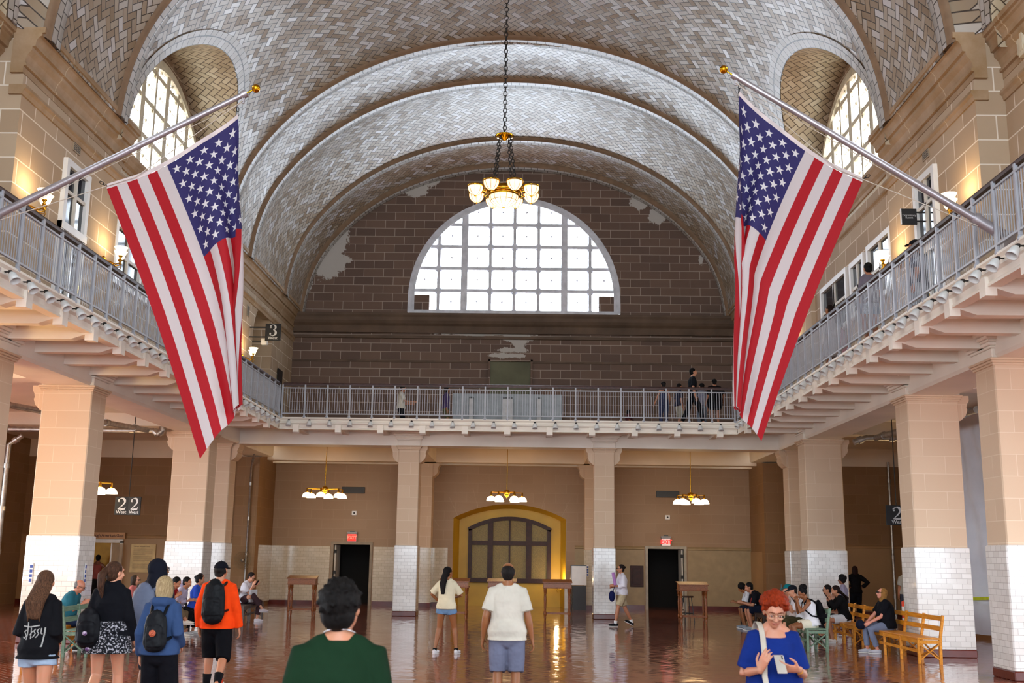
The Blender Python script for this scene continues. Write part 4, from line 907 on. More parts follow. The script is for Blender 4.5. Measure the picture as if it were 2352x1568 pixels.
# ---- flags
def cloth(name, hexc):
    t = NT(name); c = srgb(hexc); t.out(col=c, rough=.75); nt = t.t
    n1 = t.n('ShaderNodeTexWave', i_Scale=220.0); n1.inputs['Distortion'].default_value = 0
    tr = t.n('ShaderNodeBsdfTranslucent', i_0=c); mx = t.n('ShaderNodeMixShader', i_0=.28); nt.links.new(t.b.outputs[0], mx.inputs[1]); nt.links.new(tr.outputs[0], mx.inputs[2])
    nt.links.new(mx.outputs[0], nt.nodes['Material Output'].inputs[0]); return t.mat
FLAGM = [cloth('flag red', '#a60014'), cloth('flag white', '#cbc2c2'), cloth('flag navy', '#2c2660'), cloth('flag star white', '#e8e4e4')]
def flag(label, side, hoist_top, hoist_low, fly_low, fly_top, y0, seed):
    """hoist runs from hoist_top (canton corner, by the pole tip) to hoist_low; the cloth falls and gathers towards the fly. points are (x, z)"""
    rnd = random.Random(seed); NS, NTT = 13 * 6, 110; hw = math.dist(hoist_top, hoist_low)
    rows = []
    for j in range(NTT + 1):
        t = j / NTT
        sag = .16 * math.sin(PI * t) * 0
        lo = (hoist_low[0] + (fly_low[0] - hoist_low[0]) * t + side * -.05 * math.sin(PI * t), hoist_low[1] + (fly_low[1] - hoist_low[1]) * t)
        hi = (hoist_top[0] + (fly_top[0] - hoist_top[0]) * t ** .85, hoist_top[1] + (fly_top[1] - hoist_top[1]) * t)
        ch = math.dist(lo, hi); c = min(.995, ch / hw); ch = min(ch, hw)
        def walk(A):
            px, py = [0.0], [0.0]
            for i in range(NS):
                s = (i + .5) / NS; g = max(0, (s - .46 + .30 * t) / .54) ** .7; ang = A * g * math.sin(2 * PI * (2.1 + .5 * t) * (s - .25) + 1.1 * t + seed) + .20 * math.sin(11 * s + 5 * t) * (.4 + .6 * t)
                px.append(px[-1] + math.cos(ang) / NS); py.append(py[-1] + math.sin(ang) / NS)
            return px, py
        a0, a1 = 0, 2.6
        for _ in range(22):
            m = (a0 + a1) / 2; px, py = walk(m)
            if px[-1] > c: a0 = m
            else: a1 = m
        L = px[-1]; ux, uz = (hi[0] - lo[0]) / max(1e-6, math.dist(lo, hi)), (hi[1] - lo[1]) / max(1e-6, math.dist(lo, hi)); k = math.dist(lo, hi) / L if L > 0 else 1
        droop = lambda s: -(.30 if t < .02 else .30 * (1 - t) ** 2) * math.sin(PI * s) * .45
        rows.append([(lo[0] + ux * px[i] * k, y0 + py[i] * hw * .75, lo[1] + uz * px[i] * k + droop(i / NS)) for i in range(NS + 1)])
    me = MB(); vs = [p for r in rows for p in r]; fs = []; ms = []
    ct = int(round(.40 * NTT)); me.v = vs
    for j in range(NTT):
        for i in range(NS):
            a = j * (NS + 1) + i; me.f.append((a, a + 1, a + NS + 2, a + NS + 1)); st = i // 6
            me.m.append(2 if (st >= 6 and j < ct) else st % 2); me.sm.append(True)
    # stars, laid on both faces
    def pt(s, t, off):
        i = min(NS - 1e-4, max(0, s * NS)); j = min(NTT - 1e-4, max(0, t * NTT)); i0, j0 = int(i), int(j); fi, fj = i - i0, j - j0
        A, B, C_, D = [V(rows[j0 + a][i0 + b]) for a, b in ((0, 0), (0, 1), (1, 0), (1, 1))]
        n = (B - A).cross(C_ - A).normalized(); return tuple(A * (1 - fi) * (1 - fj) + B * fi * (1 - fj) + C_ * (1 - fi) * fj + D * fi * fj + n * off)
    flyl = 1.9; R0 = .0308 * 1.12
    for r in range(9):
        for q in range(6 if r % 2 == 0 else 5):
            sc_ = 1 - (r + 1) * (7 / 13) / 10; tc = (.0633 * (1 + 2 * q) if r % 2 == 0 else .0633 * (2 + 2 * q)) * (.40 / .76)
            pts = [(0, 0)] + [((R0 if k % 2 == 0 else R0 * .382) * math.cos(PI / 2 + PI * k / 5), (R0 if k % 2 == 0 else R0 * .382) * math.sin(PI / 2 + PI * k / 5)) for k in range(10)]
            for off in (.004, -.004):
                me.add([pt(sc_ + b_, tc + a_ / flyl, off) for a_, b_ in pts], [(0, 1 + k, 1 + (k + 1) % 10) for k in range(10)], 3)
    o = empty('flag', (hoist_low[0], y0, hoist_low[1]), 0, label, 'flag'); inv = Vector(o.location)
    me.v = [(x - inv.x, y - inv.y, z - inv.z) for x, y, z in me.v]; me.build('cloth', FLAGM, o, fixn=False)
    h = MB(); top = rows[0]; h.add([(p[0] - inv.x, p[1] - inv.y + d, p[2] - inv.z + dz) for d, dz in ((-.004, 0), (-.004, .07)) for p in top], [(i, i + 1, NS + 2 + i, NS + 1 + i) for i in range(NS)]); h.build('header', mat('flag header canvas', '#cfc2c0', .8), o)
    h = MB()
    for p in (top[0], top[-1]): q = V(p) - inv; chain(h, q + V(0, 0, .04), q + V(-side * -.02 if p is top[-1] else side * .10, 0, .16 if p is top[-1] else .10), 2, .018, .005)
    h.build('snap_hook', M_IRON, o)
flag('large American flag hanging from the left pole, its canton folded at the right', -1, (-3.37, 7.66), (-5.09, 6.62), (-3.56, 2.98), (-3.14, 3.62), 13.9, 0.3)
flag('large American flag hanging from the right pole, its canton at the left', 1, (3.50, 8.04), (5.12, 6.80), (3.66, 3.30), (3.40, 3.65), 13.9, 1.1)
M_POLE = mat('brushed aluminium flagpole', '#a9a4a8', .3, .6, var=.03)
for s, base, tip, lab in ((-1, (-6.95, 13.9, 6.02), (-3.31, 13.9, 8.0), 'grey flagpole slanting up from the left balcony edge'), (1, (6.98, 13.9, 6.05), (3.46, 13.9, 8.31), 'grey flagpole slanting up from the right balcony edge')):
    B, T = V(base), V(tip); o = empty('flagpole', base, 0, lab, 'flagpole'); d = T - B; u = d.normalized()
    MB().tube([(0, 0, 0), tuple(d)], [.055, .038], 14).build('pole', M_POLE, o)
    MB().tube([tuple(d - u * .03), tuple(d + u * .05)], .055, 12).bar(tuple(d + V(0, 0, -.02)), tuple(d + V(0, 0, -.13)), .04, .02).build('truck', M_POLE, o)
    MB().tube([tuple(d), tuple(d + u * .15)], .01, 6).build('spindle', M_GOLD, o); MB().sphere(tuple(d + u * .19), .058, 14).build('ball_finial', M_GOLD, o)
    MB().tube([tuple(u * .0), tuple(u * .5)], .075, 12).tube([tuple(u * .42), tuple(u * .48)], .09, 12).box(-.08, .08, -.1, .1, -.25, .05).build('socket', M_POLE, o)
    b = MB(); b.tube([tuple(d + V(0, -.02, -.1)), tuple(d * .55 + V(-s * .25, -.02, -.32)), tuple(u * .45 + V(0, -.03, -.1))], .006, 5); b.tube([tuple(d + V(0, .02, -.1)), tuple(u * .5 + V(0, .03, -.05))], .005, 5); b.build('halyard', mat('pale rope', '#c8beb0', .9), o)
# ---- clerks' standing desks
def desk(label, x, y, rz=0):
    o = empty('standing_desk', (x, y, 0), rz, label, 'desk', 'tall oak clerk desks'); b = MB(); w, d = .40, .30
    b.prism([(-d, .94), (d, .94), (d, 1.14), (-d + .02, 1.08)], -w, w, axis='x'); b.build('box', M_OAK, o)
    b = MB(); b.prism([(-d - .03, 1.075), (-d - .03, 1.10), (d - .1, 1.17), (d + .02, 1.17), (d + .02, 1.145), (d - .1, 1.145)], -w - .03, w + .03, axis='x'); b.build('lid', M_OAK, o)
    b = MB(); b.bbox(-w - .02, w + .02, -d - .02, d + .02, .915, .945, .006); b.build('moulding', M_OAK, o)
    pr = [(.030, .915), (.030, .80), (.02, .79), (.032, .77), (.018, .75), (.022, .70), (.028, .60), (.024, .40), (.018, .26), (.030, .25), (.030, .16), (.016, .14), (.024, .12), (.02, .04), (.014, 0)]
    for sx in (-1, 1):
        for sy in (-1, 1): MB().lathe([(r_ * 1.35, z_) for r_, z_ in pr], (sx * (w - .05), sy * (d - .05), 0), 12).build('leg', M_OAK, o)
    for nm_, q in (('stretcher', (-w + .05, w - .05, -d + .035, -d + .065)), ('stretcher', (-w + .05, w - .05, d - .065, d - .035)), ('stretcher', (-w + .035, -w + .065, -d + .05, d - .05)), ('stretcher', (w - .065, w - .035, -d + .05, d - .05))): MB().box(q[0], q[1], q[2], q[3], .19, .22).build(nm_, M_OAK, o)
desk('oak standing desk near the left doorway, left of the others', -5.98, 32.6, .06)
desk('oak standing desk behind the woman in the cream sweater', -1.45, 32.0); desk('oak standing desk mostly hidden by the man in the white shirt', -.09, 32.4)
desk('oak standing desk just right of the alcove centre', 1.52, 32.4); desk('oak standing desk on the right with the stool behind it', 5.38, 31.9)
o = empty('stool', (5.36, 32.75, 0), .3, 'black metal stool with wooden seat tucked behind the right desk', 'stool')
MB().lathe([(0, .70), (.17, .70), (.18, .72), (.17, .745), (0, .745)], (0, 0, 0), 20).build('seat', M_DWOOD, o)
for k in range(4): a = PI / 4 + PI / 2 * k; MB().tube([(.12 * math.cos(a), .12 * math.sin(a), .70), (.2 * math.cos(a), .2 * math.sin(a), .08), (.21 * math.cos(a), .21 * math.sin(a), 0)], .012, 7).build('leg', M_BLACK, o)
MB().lathe([(.165, .24), (.18, .25), (.165, .26)], (0, 0, 0), 20).build('foot_ring', M_BLACK, o)
# ---- benches
def bench(label, x, y, rz, L, m, n=5, group=None):
    """runs along local +y, seat faces local -x, back on +x"""
    o = empty('bench', (x, y, 0), rz, label, 'bench', group); ys = [L * k / (n - 1) for k in range(n)]
    MB().bbox(-.22, .19, -.03, L + .03, .43, .46, .006).build('seat', m, o); MB().box(-.21, -.185, 0, L, .36, .43).build('apron', m, o)
    for z in (.62, .80): MB().bar((.21 + (z - .45) * .16, 0, z), (.21 + (z - .45) * .16, L, z), .022, .085).build('back_rail', m, o)
    for y_ in ys:
        MB().bbox(-.22, -.175, y_ - .025, y_ + .025, 0, .43, .004).build('leg', m, o); MB().bar((.19, y_, 0), (.20, y_, .45), .05, .05, up=(0, 1, 0)).bar((.20, y_, .43), (.275, y_, .86), .045, .045, up=(0, 1, 0)).build('rear_post', m, o)
        MB().bar((-.2, y_, .39), (.2, y_, .39), .04, .06).build('bearer', m, o)
    for y_ in (ys[0], ys[-1]): MB().bar((-.2, y_, .06), (.19, y_, .36), .02, .04, up=(0, 1, 0)).bar((-.2, y_, .36), (.19, y_, .06), .02, .04, up=(0, 1, 0)).build('cross_brace', m, o)
    MB().box(-.21, -.19, 0, L, .20, .25).build('front_stretcher', m, o); 
    for a, c in zip(ys, ys[1:]): MB().bar((.19, a, .08), (.19, c, .36), .02, .03).bar((.19, a, .36), (.19, c, .08), .02, .03).build('rear_brace', m, o)
    return o
YG = 'golden benches along the right columns'
bench('golden yellow slatted bench, the nearest one on the right', 7.98, 20.45, .015, 2.75, M_YWOOD, 4, YG)
bench('golden yellow bench farther back on the right, behind the seated blond woman', 7.92, 24.2, -.02, 3.2, M_YWOOD, 5, YG)
bench('sage green bench on the right under the woman in the white tank top', 6.55, 22.75, .04, 2.3, M_GREEN, 4)
bench('dark brown bench on the right where two men sit side by side', 6.85, 28.3, .05, 2.4, M_BENCHD, 4)
bench('sage green bench on the left behind the hoodie girl', -7.22, 21.5, PI + .04, 2.3, M_GREEN, 4)
bench('golden yellow bench behind the sage green one on the left', -7.95, 21.6, PI, 2.1, M_YWOOD, 4)
bench('dark brown bench on the left under the man in the red shirt', -7.25, 26.4, PI - .02, 3.0, M_BENCHD, 4)
bench('dark brown bench farther left behind the red shirt group', -8.45, 26.2, PI, 2.0, M_BENCHD, 4)
bench('grey brown bench at the far left where the reader sits', -7.0, 31.2, PI + .05, 2.6, mat('grey brown painted wood', '#544a44', .5), 4)
# ---- pipes
def pipe_run(label, runs, r, name='pipe_run'):
    p0 = V(runs[0][0]); o = empty(name, tuple(p0), 0, label, 'pipe')
    for pts in runs:
        q = [tuple(V(p) - p0) for p in pts]; MB().tube(q, r, 12).build('pipe', M_STEEL, o)
        for a, c in zip(q, q[1:]):
            a, c = V(a), V(c); n = max(1, int((c - a).length / 1.1))
            for k in range(n): m_ = a + (c - a) * (k + .5) / n; u = (c - a).normalized() * .06; MB().tube([tuple(m_ - u), tuple(m_ + u)], r * 1.3, 12).build('coupling', M_STEEL, o)
    return o
pipe_run('silver grey pipes under the left aisle ceiling', [[(-14.6, 30.0, 5.12), (-9.85, 30.0, 5.12), (-9.72, 30.0, 5.02), (-9.6, 30.0, 5.12), (-9.6, 30.0, 5.25)], [(-12.0, 23.0, 5.1), (-10.0, 30.0, 5.13)]], .075)
pipe_run('vertical downpipe at the far left beside the aisle pilaster', [[(-13.4, 29.7, 4.9), (-13.75, 29.7, 4.65), (-13.75, 29.7, 0)]], .07)
pipe_run('dark grey pipes bending under the right aisle ceiling', [[(9.6, 29.9, 5.02), (9.95, 29.9, 5.15), (14.1, 29.9, 5.15)], [(10.2, 29.9, 5.15), (10.6, 24.0, 5.15)]], .085)
pipe_run('thin white conduit running down the left corner pier', [[(-8.78, 37.0, 5.12), (-8.98, 37.52, 4.75), (-8.98, 37.52, 0)]], .035)
pipe_run('thin pale conduit running down the right aisle end wall', [[(13.12, 37.85, 5.2), (13.12, 37.85, 0)]], .045)
# ---- wire wheel fan on the left pier
o = empty('wall_fan', (-9.08, 37.45, 1.55), 0, 'round wire fan guard mounted low on the left corner pier', 'fan')
b = MB()
for r in (.29, .22, .15): b.tube([(r * math.cos(t), 0, r * math.sin(t)) for t in [2 * PI * k / 28 for k in range(29)]], .008, 6, cap=False)
for k in range(16): a = PI * 2 * k / 16; b.tube([(.03 * math.cos(a), -.03, .03 * math.sin(a)), (.29 * math.cos(a), 0, .29 * math.sin(a))], .004, 4)
b.build('guard', mat('bronze wire', '#7a6444', .4, .7), o); MB().lathe([(0, -.07), (.05, -.05), (.05, .06), (0, .07)], (0, 0, 0), 14, axis='y').build('motor', M_STEEL, o); MB().bar((0, .02, 0), (0, .15, 0), .05, .05).build('bracket', M_IRON, o)
# ---- left aisle doorway with its sign and the text panel
o = MB(); o.box(-14.5, -14.4, 37.9, 38.0, 0, 2.14); o.box(-13.5, -13.4, 37.9, 38.0, 0, 2.14); o.box(-14.5, -13.4, 37.9, 38.0, 2.08, 2.2); dr = struct(o.build('door_7', M_OFFW))
MB().box(-14.4, -13.5, 37.965, 37.975, 0, 2.08).build('opening', mat('yellow sheet for lit corridor', '#a8801c', .6), dr); MB().box(-13.54, -13.49, 37.2, 37.9, .02, 2.06).build('leaf', M_OFFW, dr)  # flat sheet closes the doorway; the corridor's light is put into its yellow
o = empty('door_sign', (-13.95, 37.9, 2.33), 0, 'beige "Through America\'s Gate" sign over the left aisle doorway', 'sign'); MB().bbox(-.72, .62, -.03, 0, -.11, .11, .006).build('sign_board', mat('tan sign board', '#b98a5c', .6), o); txt("Through America's Gate", .135, (-.05, -.033, 0), (PI / 2, 0, 0), mat('brown lettering', '#4a2a1c', .6), o, bold=.002, spacing=.92)
o = empty('text_panel', (-12.68, 37.97, 1.57), 0, 'beige text panel on the left aisle end wall', 'sign'); MB().bbox(-.43, .43, -.03, 0, -.48, .48, .006).build('board', mat('cream panel board', '#c9ac74', .6), o)
b = MB()
for k in range(22):
    if k in (7, 14): continue
    b.box(-.34, .34 - (.25 if k in (6, 13, 21) else random.random() * .04), -.033, -.03, .31 - k * .032, .318 - k * .032)
b.build('print_lines', mat('brown print', '#6a5030', .6), o); txt("Through America's Gate", .055, (-.34, -.033, .40), (PI / 2, 0, 0), mat('brown lettering', '#4a2a1c', .6), o, align='LEFT')
# ---- things by the far wall
o = empty('hatch_panel', (4.61, 40.28, 1.17), 0, 'dark brown wooden hatch panel left of the right doorway', 'hatch'); MB().bbox(-.24, .24, -.03, 0, -.38, .38, .01).build('panel', M_DWOOD, o); MB().bbox(-.15, .15, -.045, -.03, -.28, .28, .01).build('inset', M_DWOOD, o)
o = empty('white_board', (2.43, 39.2, 0), .04, 'white display board with dark edge leaning beside the right alcove pilaster', 'board'); MB().bbox(-.24, .30, -.02, .02, .85, 1.52, .005).build('panel', M_WHITE, o); MB().box(-.27, -.24, -.03, .03, 0, 1.55).box(-.27, .3, -.03, .03, 1.52, 1.55).build('frame', M_BLACK, o); MB().box(-.2, .28, -.02, .25, 0, .82).build('cabinet', mat('dark grey cabinet', '#2a2a2c', .5), o)
o = empty('barrier_post', (2.02, 40.0, 0), 0, 'low white partition with brass top rail at the right edge of the alcove', 'partition'); MB().bbox(-.05, .10, -.3, .2, 0, .86, .01).build('panel', M_OFFW, o); MB().bbox(-.5, .13, -.33, .2, .86, .90, .01).build('cap_rail', M_OAK, o)
# ---- gallery furniture at the far balcony
o = empty('display_counter', (-.12, 36.9, 5.78), 0, 'long pale grey display counter standing on the far balcony', 'counter'); MB().bbox(-1.88, 1.88, 0, .6, .55, 1.52, .01).build('case', mat('grey blue counter', '#7f8488', .4), o); MB().bbox(-1.8, 1.8, .05, .5, 0, .55, .01).build('plinth', mat('dark plinth', '#3a3430', .5), o)
for i, (x, w, lab) in enumerate(((-.1, .18, 'wide grey pillar box in the middle of the far counter'), (-1.34, .07, 'narrow grey post in front of the left part of the far counter'), (.97, .08, 'narrow grey post in front of the right part of the far counter'))):
    o = empty('plinth', (x, 36.6, 5.78), 0, lab, 'plinth'); MB().bbox(-w, w, -.1, .1, 0, 1.30, .01).build('body', mat('pale grey plinth', '#a9a8a8', .5), o); MB().bbox(-w, w, -.1, .1, 1.30, 1.36, .01).build('cap', M_BLACK, o)
b = MB(); b.box(-.86, .67, 40.24, 40.3, 5.98, 9.03); nd = struct(b.build('door_8', mat('olive panel for dim hall', '#62604a', .8, var=.1, scale=1))); b = MB(); b.box(-.93, -.86, 40.15, 40.3, 5.78, 9.1); b.box(.67, .74, 40.15, 40.3, 5.78, 9.1); b.box(-.93, .74, 40.15, 40.3, 9.03, 9.1); b.build('frame', M_FARBLOCK, nd)  # flat panel; the low light of the doorway is put into its olive colour
o = empty('wall_plaque', (-8.37, 38.3, 7.6), 0, 'dark notice plaque at the far end of the left gallery wall', 'plaque'); MB().bbox(0, .03, -.35, .35, -.7, .7, .01).build('board', M_BLACK, o)
for s, x, y, lab in ((-1, -8.1, 21.87, 'blue'),):
    pass
for i, (x, y, nx, lab) in enumerate(((-9.22, 21.86, 0, 'left edge of the wide left column'), (-8.30, 22.25, 1, 'side face of the wide left column'), (2.78, 39.46, 0, 'pilaster right of the alcove'))):
    o = empty('notice_strip', (x, y, 1.35), PI / 2 if nx else 0, 'strip of small blue and white notices on the %s' % lab, 'notice'); MB().box(-.035, .035, -.012, 0, -.2, .2).build('paper', M_WHITE, o); b = MB(); [b.box(-.028, .028, -.015, -.012, -.17 + k * .09, -.11 + k * .09) for k in range(4)]; b.build('symbols', mat('blue print', '#2a4a9a', .6), o)
# ---- white sheeting in the right aisle, tape across it
b = MB(); cols = []; n, m_ = 60, 26
for i in range(n + 1):
    y = 21.0 + 7.2 * i / n; cols.append([(11.75 + .10 * math.sin(y * 3.1) * (.3 + j / m_) + .04 * math.sin(y * 9 + j * .4) + .03 * math.sin(j * .9 + y), y, 5.64 - 5.54 * j / m_) for j in range(m_ + 1)])
o = grid_mesh('plastic_sheet', cols, [[(0, 0)] * (m_ + 1)] * (n + 1), mat('white plastic sheeting', '#d4d8e2', .4, var=.03, scale=2)); tag(o, 'white plastic sheeting hung down the right aisle behind the columns', 'sheeting')
b = MB(); b.bar((10.9, 20.5, 1.25), (11.55, 28, .92), .01, .07); o = b.build('barrier_tape', mat('yellow green tape', '#c8d820', .5)); tag(o, 'yellow green barrier tape stretched before the white sheeting', 'tape')
o = empty('traffic_post', (8.95, 24.6, 0), 0, 'orange and white striped post behind the second right column', 'barrier'); b = MB().lathe([(.05, .04), (.05, .95), (.0, .98)], (0, 0, 0), 12); b.build('post', mat('orange plastic', '#d8401c', .5), o)
for z in (.25, .5, .75): MB().lathe([(.052, z), (.052, z + .1)], (0, 0, 0), 12).build('reflective_band', M_WHITE, o)
MB().lathe([(0, 0), (.18, 0), (.17, .04), (.05, .05)], (0, 0, 0), 12).build('foot', M_BLACK, o)
# ================================================================ PEOPLE
def skin_mat(name, hexc):
    key = 'skin' + hexc
    if key not in MATS:
        t = NT(name); n1 = t.noise(18, t.obj(), 3); c = srgb(hexc); c2 = (min(1, c[0] * 1.12), c[1] * .96, c[2] * .93, 1)
        t.out(col=t.ramp(n1, (.35, c), (.7, c2)), rough=.5, sub=.06); t.b.inputs['Subsurface Radius'].default_value = (.02, .008, .005); MATS[key] = t.mat
    return MATS[key]
def fabric(hexc, hex2=None, scale=0, rough=.85):
    key = ('fab', hexc, hex2, scale)
    if key not in MATS:
        t = NT('fabric ' + hexc.strip('#')); f = t.noise(scale or 3, t.obj(), 4); c = srgb(hexc)
        if hex2: col = t.ramp(f, (.47 if scale < 40 else .54, c), (.53 if scale < 40 else .58, srgb(hex2)))
        else: col = t.ramp(f, (.3, tuple(x * .85 for x in c[:3]) + (1,)), (.7, tuple(min(1, x * 1.12) for x in c[:3]) + (1,)))
        fold = t.noise(7, t.obj(), 2); wv = t.noise(260, t.obj(), 1)
        t.out(col=col, rough=rough, spec=.12, normal=t.bump(t.math('ADD', t.math('MULTIPLY', fold, 1.0), t.math('MULTIPLY', wv, .01)), .6, .06)); MATS[key] = t.mat
    return MATS[key]
def hair_mat(hexc, hex2=None):
    key = ('hair', hexc, hex2)
    if key not in MATS:
        t = NT('hair ' + hexc.strip('#')); mp = t.n('ShaderNodeMapping', i_Vector=t.obj()); mp.inputs['Scale'].default_value = (60, 60, 7); f = t.noise(2.2, mp.outputs[0], 5, .7); c = srgb(hexc); c2 = srgb(hex2) if hex2 else tuple(min(1, x * 1.7 + .006) for x in c[:3]) + (1,)
        t.out(col=t.ramp(f, (.35, c), (.68, c2)), rough=.55, spec=.10, normal=t.bump(f, .7, .012)); MATS[key] = t.mat
    return MATS[key]
def smooth_remesh(o, voxel, smooth=6, fac=.5):
    r = o.modifiers.new('skin', 'REMESH'); r.mode = 'VOXEL'; r.voxel_size = voxel; r.use_smooth_shade = True
    if smooth: s = o.modifiers.new('soften', 'SMOOTH'); s.iterations = smooth; s.factor = fac
    return o
def loft(b, rings, n=14, r0=True, r1=True):
    """rings of (centre, a, b, side, fwd); rounded or flat ends"""
    R = [(V(c), a, bb, V(s_), V(f)) for c, a, bb, s_, f in rings]
    def cap(i, j):
        c, a, bb, s_, f = R[i]; d = (c - R[j][0]); d = d.normalized() if d.length > 1e-6 else V(0, 0, 1); q = min(a, bb)
        return [(c + d * q * .55, a * .84, bb * .84, s_, f), (c + d * q * .88, a * .5, bb * .5, s_, f), (c + d * q, a * .12, bb * .12, s_, f)]
    L = (cap(0, 1)[::-1] if r0 else []) + R + (cap(-1, -2) if r1 else [])
    vs = [c + s_ * (a * math.cos(2 * PI * k / n)) + f * (bb * math.sin(2 * PI * k / n)) for c, a, bb, s_, f in L for k in range(n)]
    m = len(L); fs = [(i * n + k, i * n + (k + 1) % n, (i + 1) * n + (k + 1) % n, (i + 1) * n + k) for i in range(m - 1) for k in range(n)]
    fs += [tuple(range(n - 1, -1, -1)), tuple(range((m - 1) * n, m * n))]; b.add(vs, fs, 0, True)
def limb(b, pts, rs, n=12, r0=True, r1=True, flat=1.0, ref=(0, 1, 0)):
    pts = [V(p) for p in pts]; rings = []
    for i, p in enumerate(pts):
        d = (pts[min(i + 1, len(pts) - 1)] - pts[max(0, i - 1)]).normalized(); f = V(ref); f = (f - d * f.dot(d))
        if f.length < .1: f = V(0, 0, 1) - d * d.z
        f.normalize(); s_ = d.cross(f).normalized(); rings.append((p, rs[i], rs[i] * flat, s_, f))
    loft(b, rings, n, r0, r1)
def ell(b, c, rs, ax, n=12):
    """ellipsoid with axes ax = (side, fwd, up)"""
    s_, f, u = ax; c = V(c); k = n // 2 + 2
    rings = [(c + u * (-rs[2] * math.cos(PI * i / k)), max(.001, rs[0] * math.sin(PI * i / k)), max(.001, rs[1] * math.sin(PI * i / k)), s_, f) for i in range(k + 1)]
    loft(b, rings, n, False, False)
def ik(a, t, l1, l2, hint):
    a, t = V(a), V(t); d = t - a; L = min(d.length, (l1 + l2) * .995); u = d.normalized(); t = a + u * L
    x = (l1 * l1 - l2 * l2 + L * L) / (2 * L); h = math.sqrt(max(0, l1 * l1 - x * x)); hv = V(hint); hv = hv - u * hv.dot(u); hv.normalize()
    return a + u * x + hv * h, t
def hand(b, w, d, nrm, side, curl, r=1.0, spread=.25):
    """palm and five bent fingers from the wrist w along d; nrm = out of the back of the hand"""
    w, d, nrm = V(w), V(d).normalized(), V(nrm); nrm = (nrm - d * nrm.dot(d)).normalized(); s_ = d.cross(nrm).normalized() * side
    loft(b, [(w - d * .01, .027, .02, s_, nrm), (w + d * .03, .036, .018, s_, nrm), (w + d * .085, .041, .014, s_, nrm)], 12)
    for i, (o_, L) in enumerate(((-.031, .058), (-.0105, .07), (.0105, .076), (.031, .070))):
        c = curl * (1.15 - .08 * i); fr = .0082 * r; p = w + d * .088 + s_ * (-o_); ang = 0; pts = [p - d * .02]; dd = (d + s_ * (-o_) * spread * 6).normalized()
        pts.append(p)
        for seg in (.45, .32, .26): ang += c; v = (dd * math.cos(ang) - nrm * math.sin(ang)); p = p + v * (L * seg * 1.12); pts.append(p)
        limb(b, pts, [fr * 1.1, fr * 1.08, fr, fr * .92, fr * .78], 8, ref=nrm)
    p = w + d * .025 + s_ * (-.030); v = (d * .62 - s_ * .75 - nrm * (.25 + .3 * curl)).normalized(); q = p + v * .042; v2 = (d * .9 - s_ * .25 - nrm * (.2 + .6 * curl)).normalized()
    limb(b, [p - v * .01, p, q, q + v2 * .03, q + v2 * .048], [.014, .013, .0105, .0095, .0075], 8, ref=nrm)
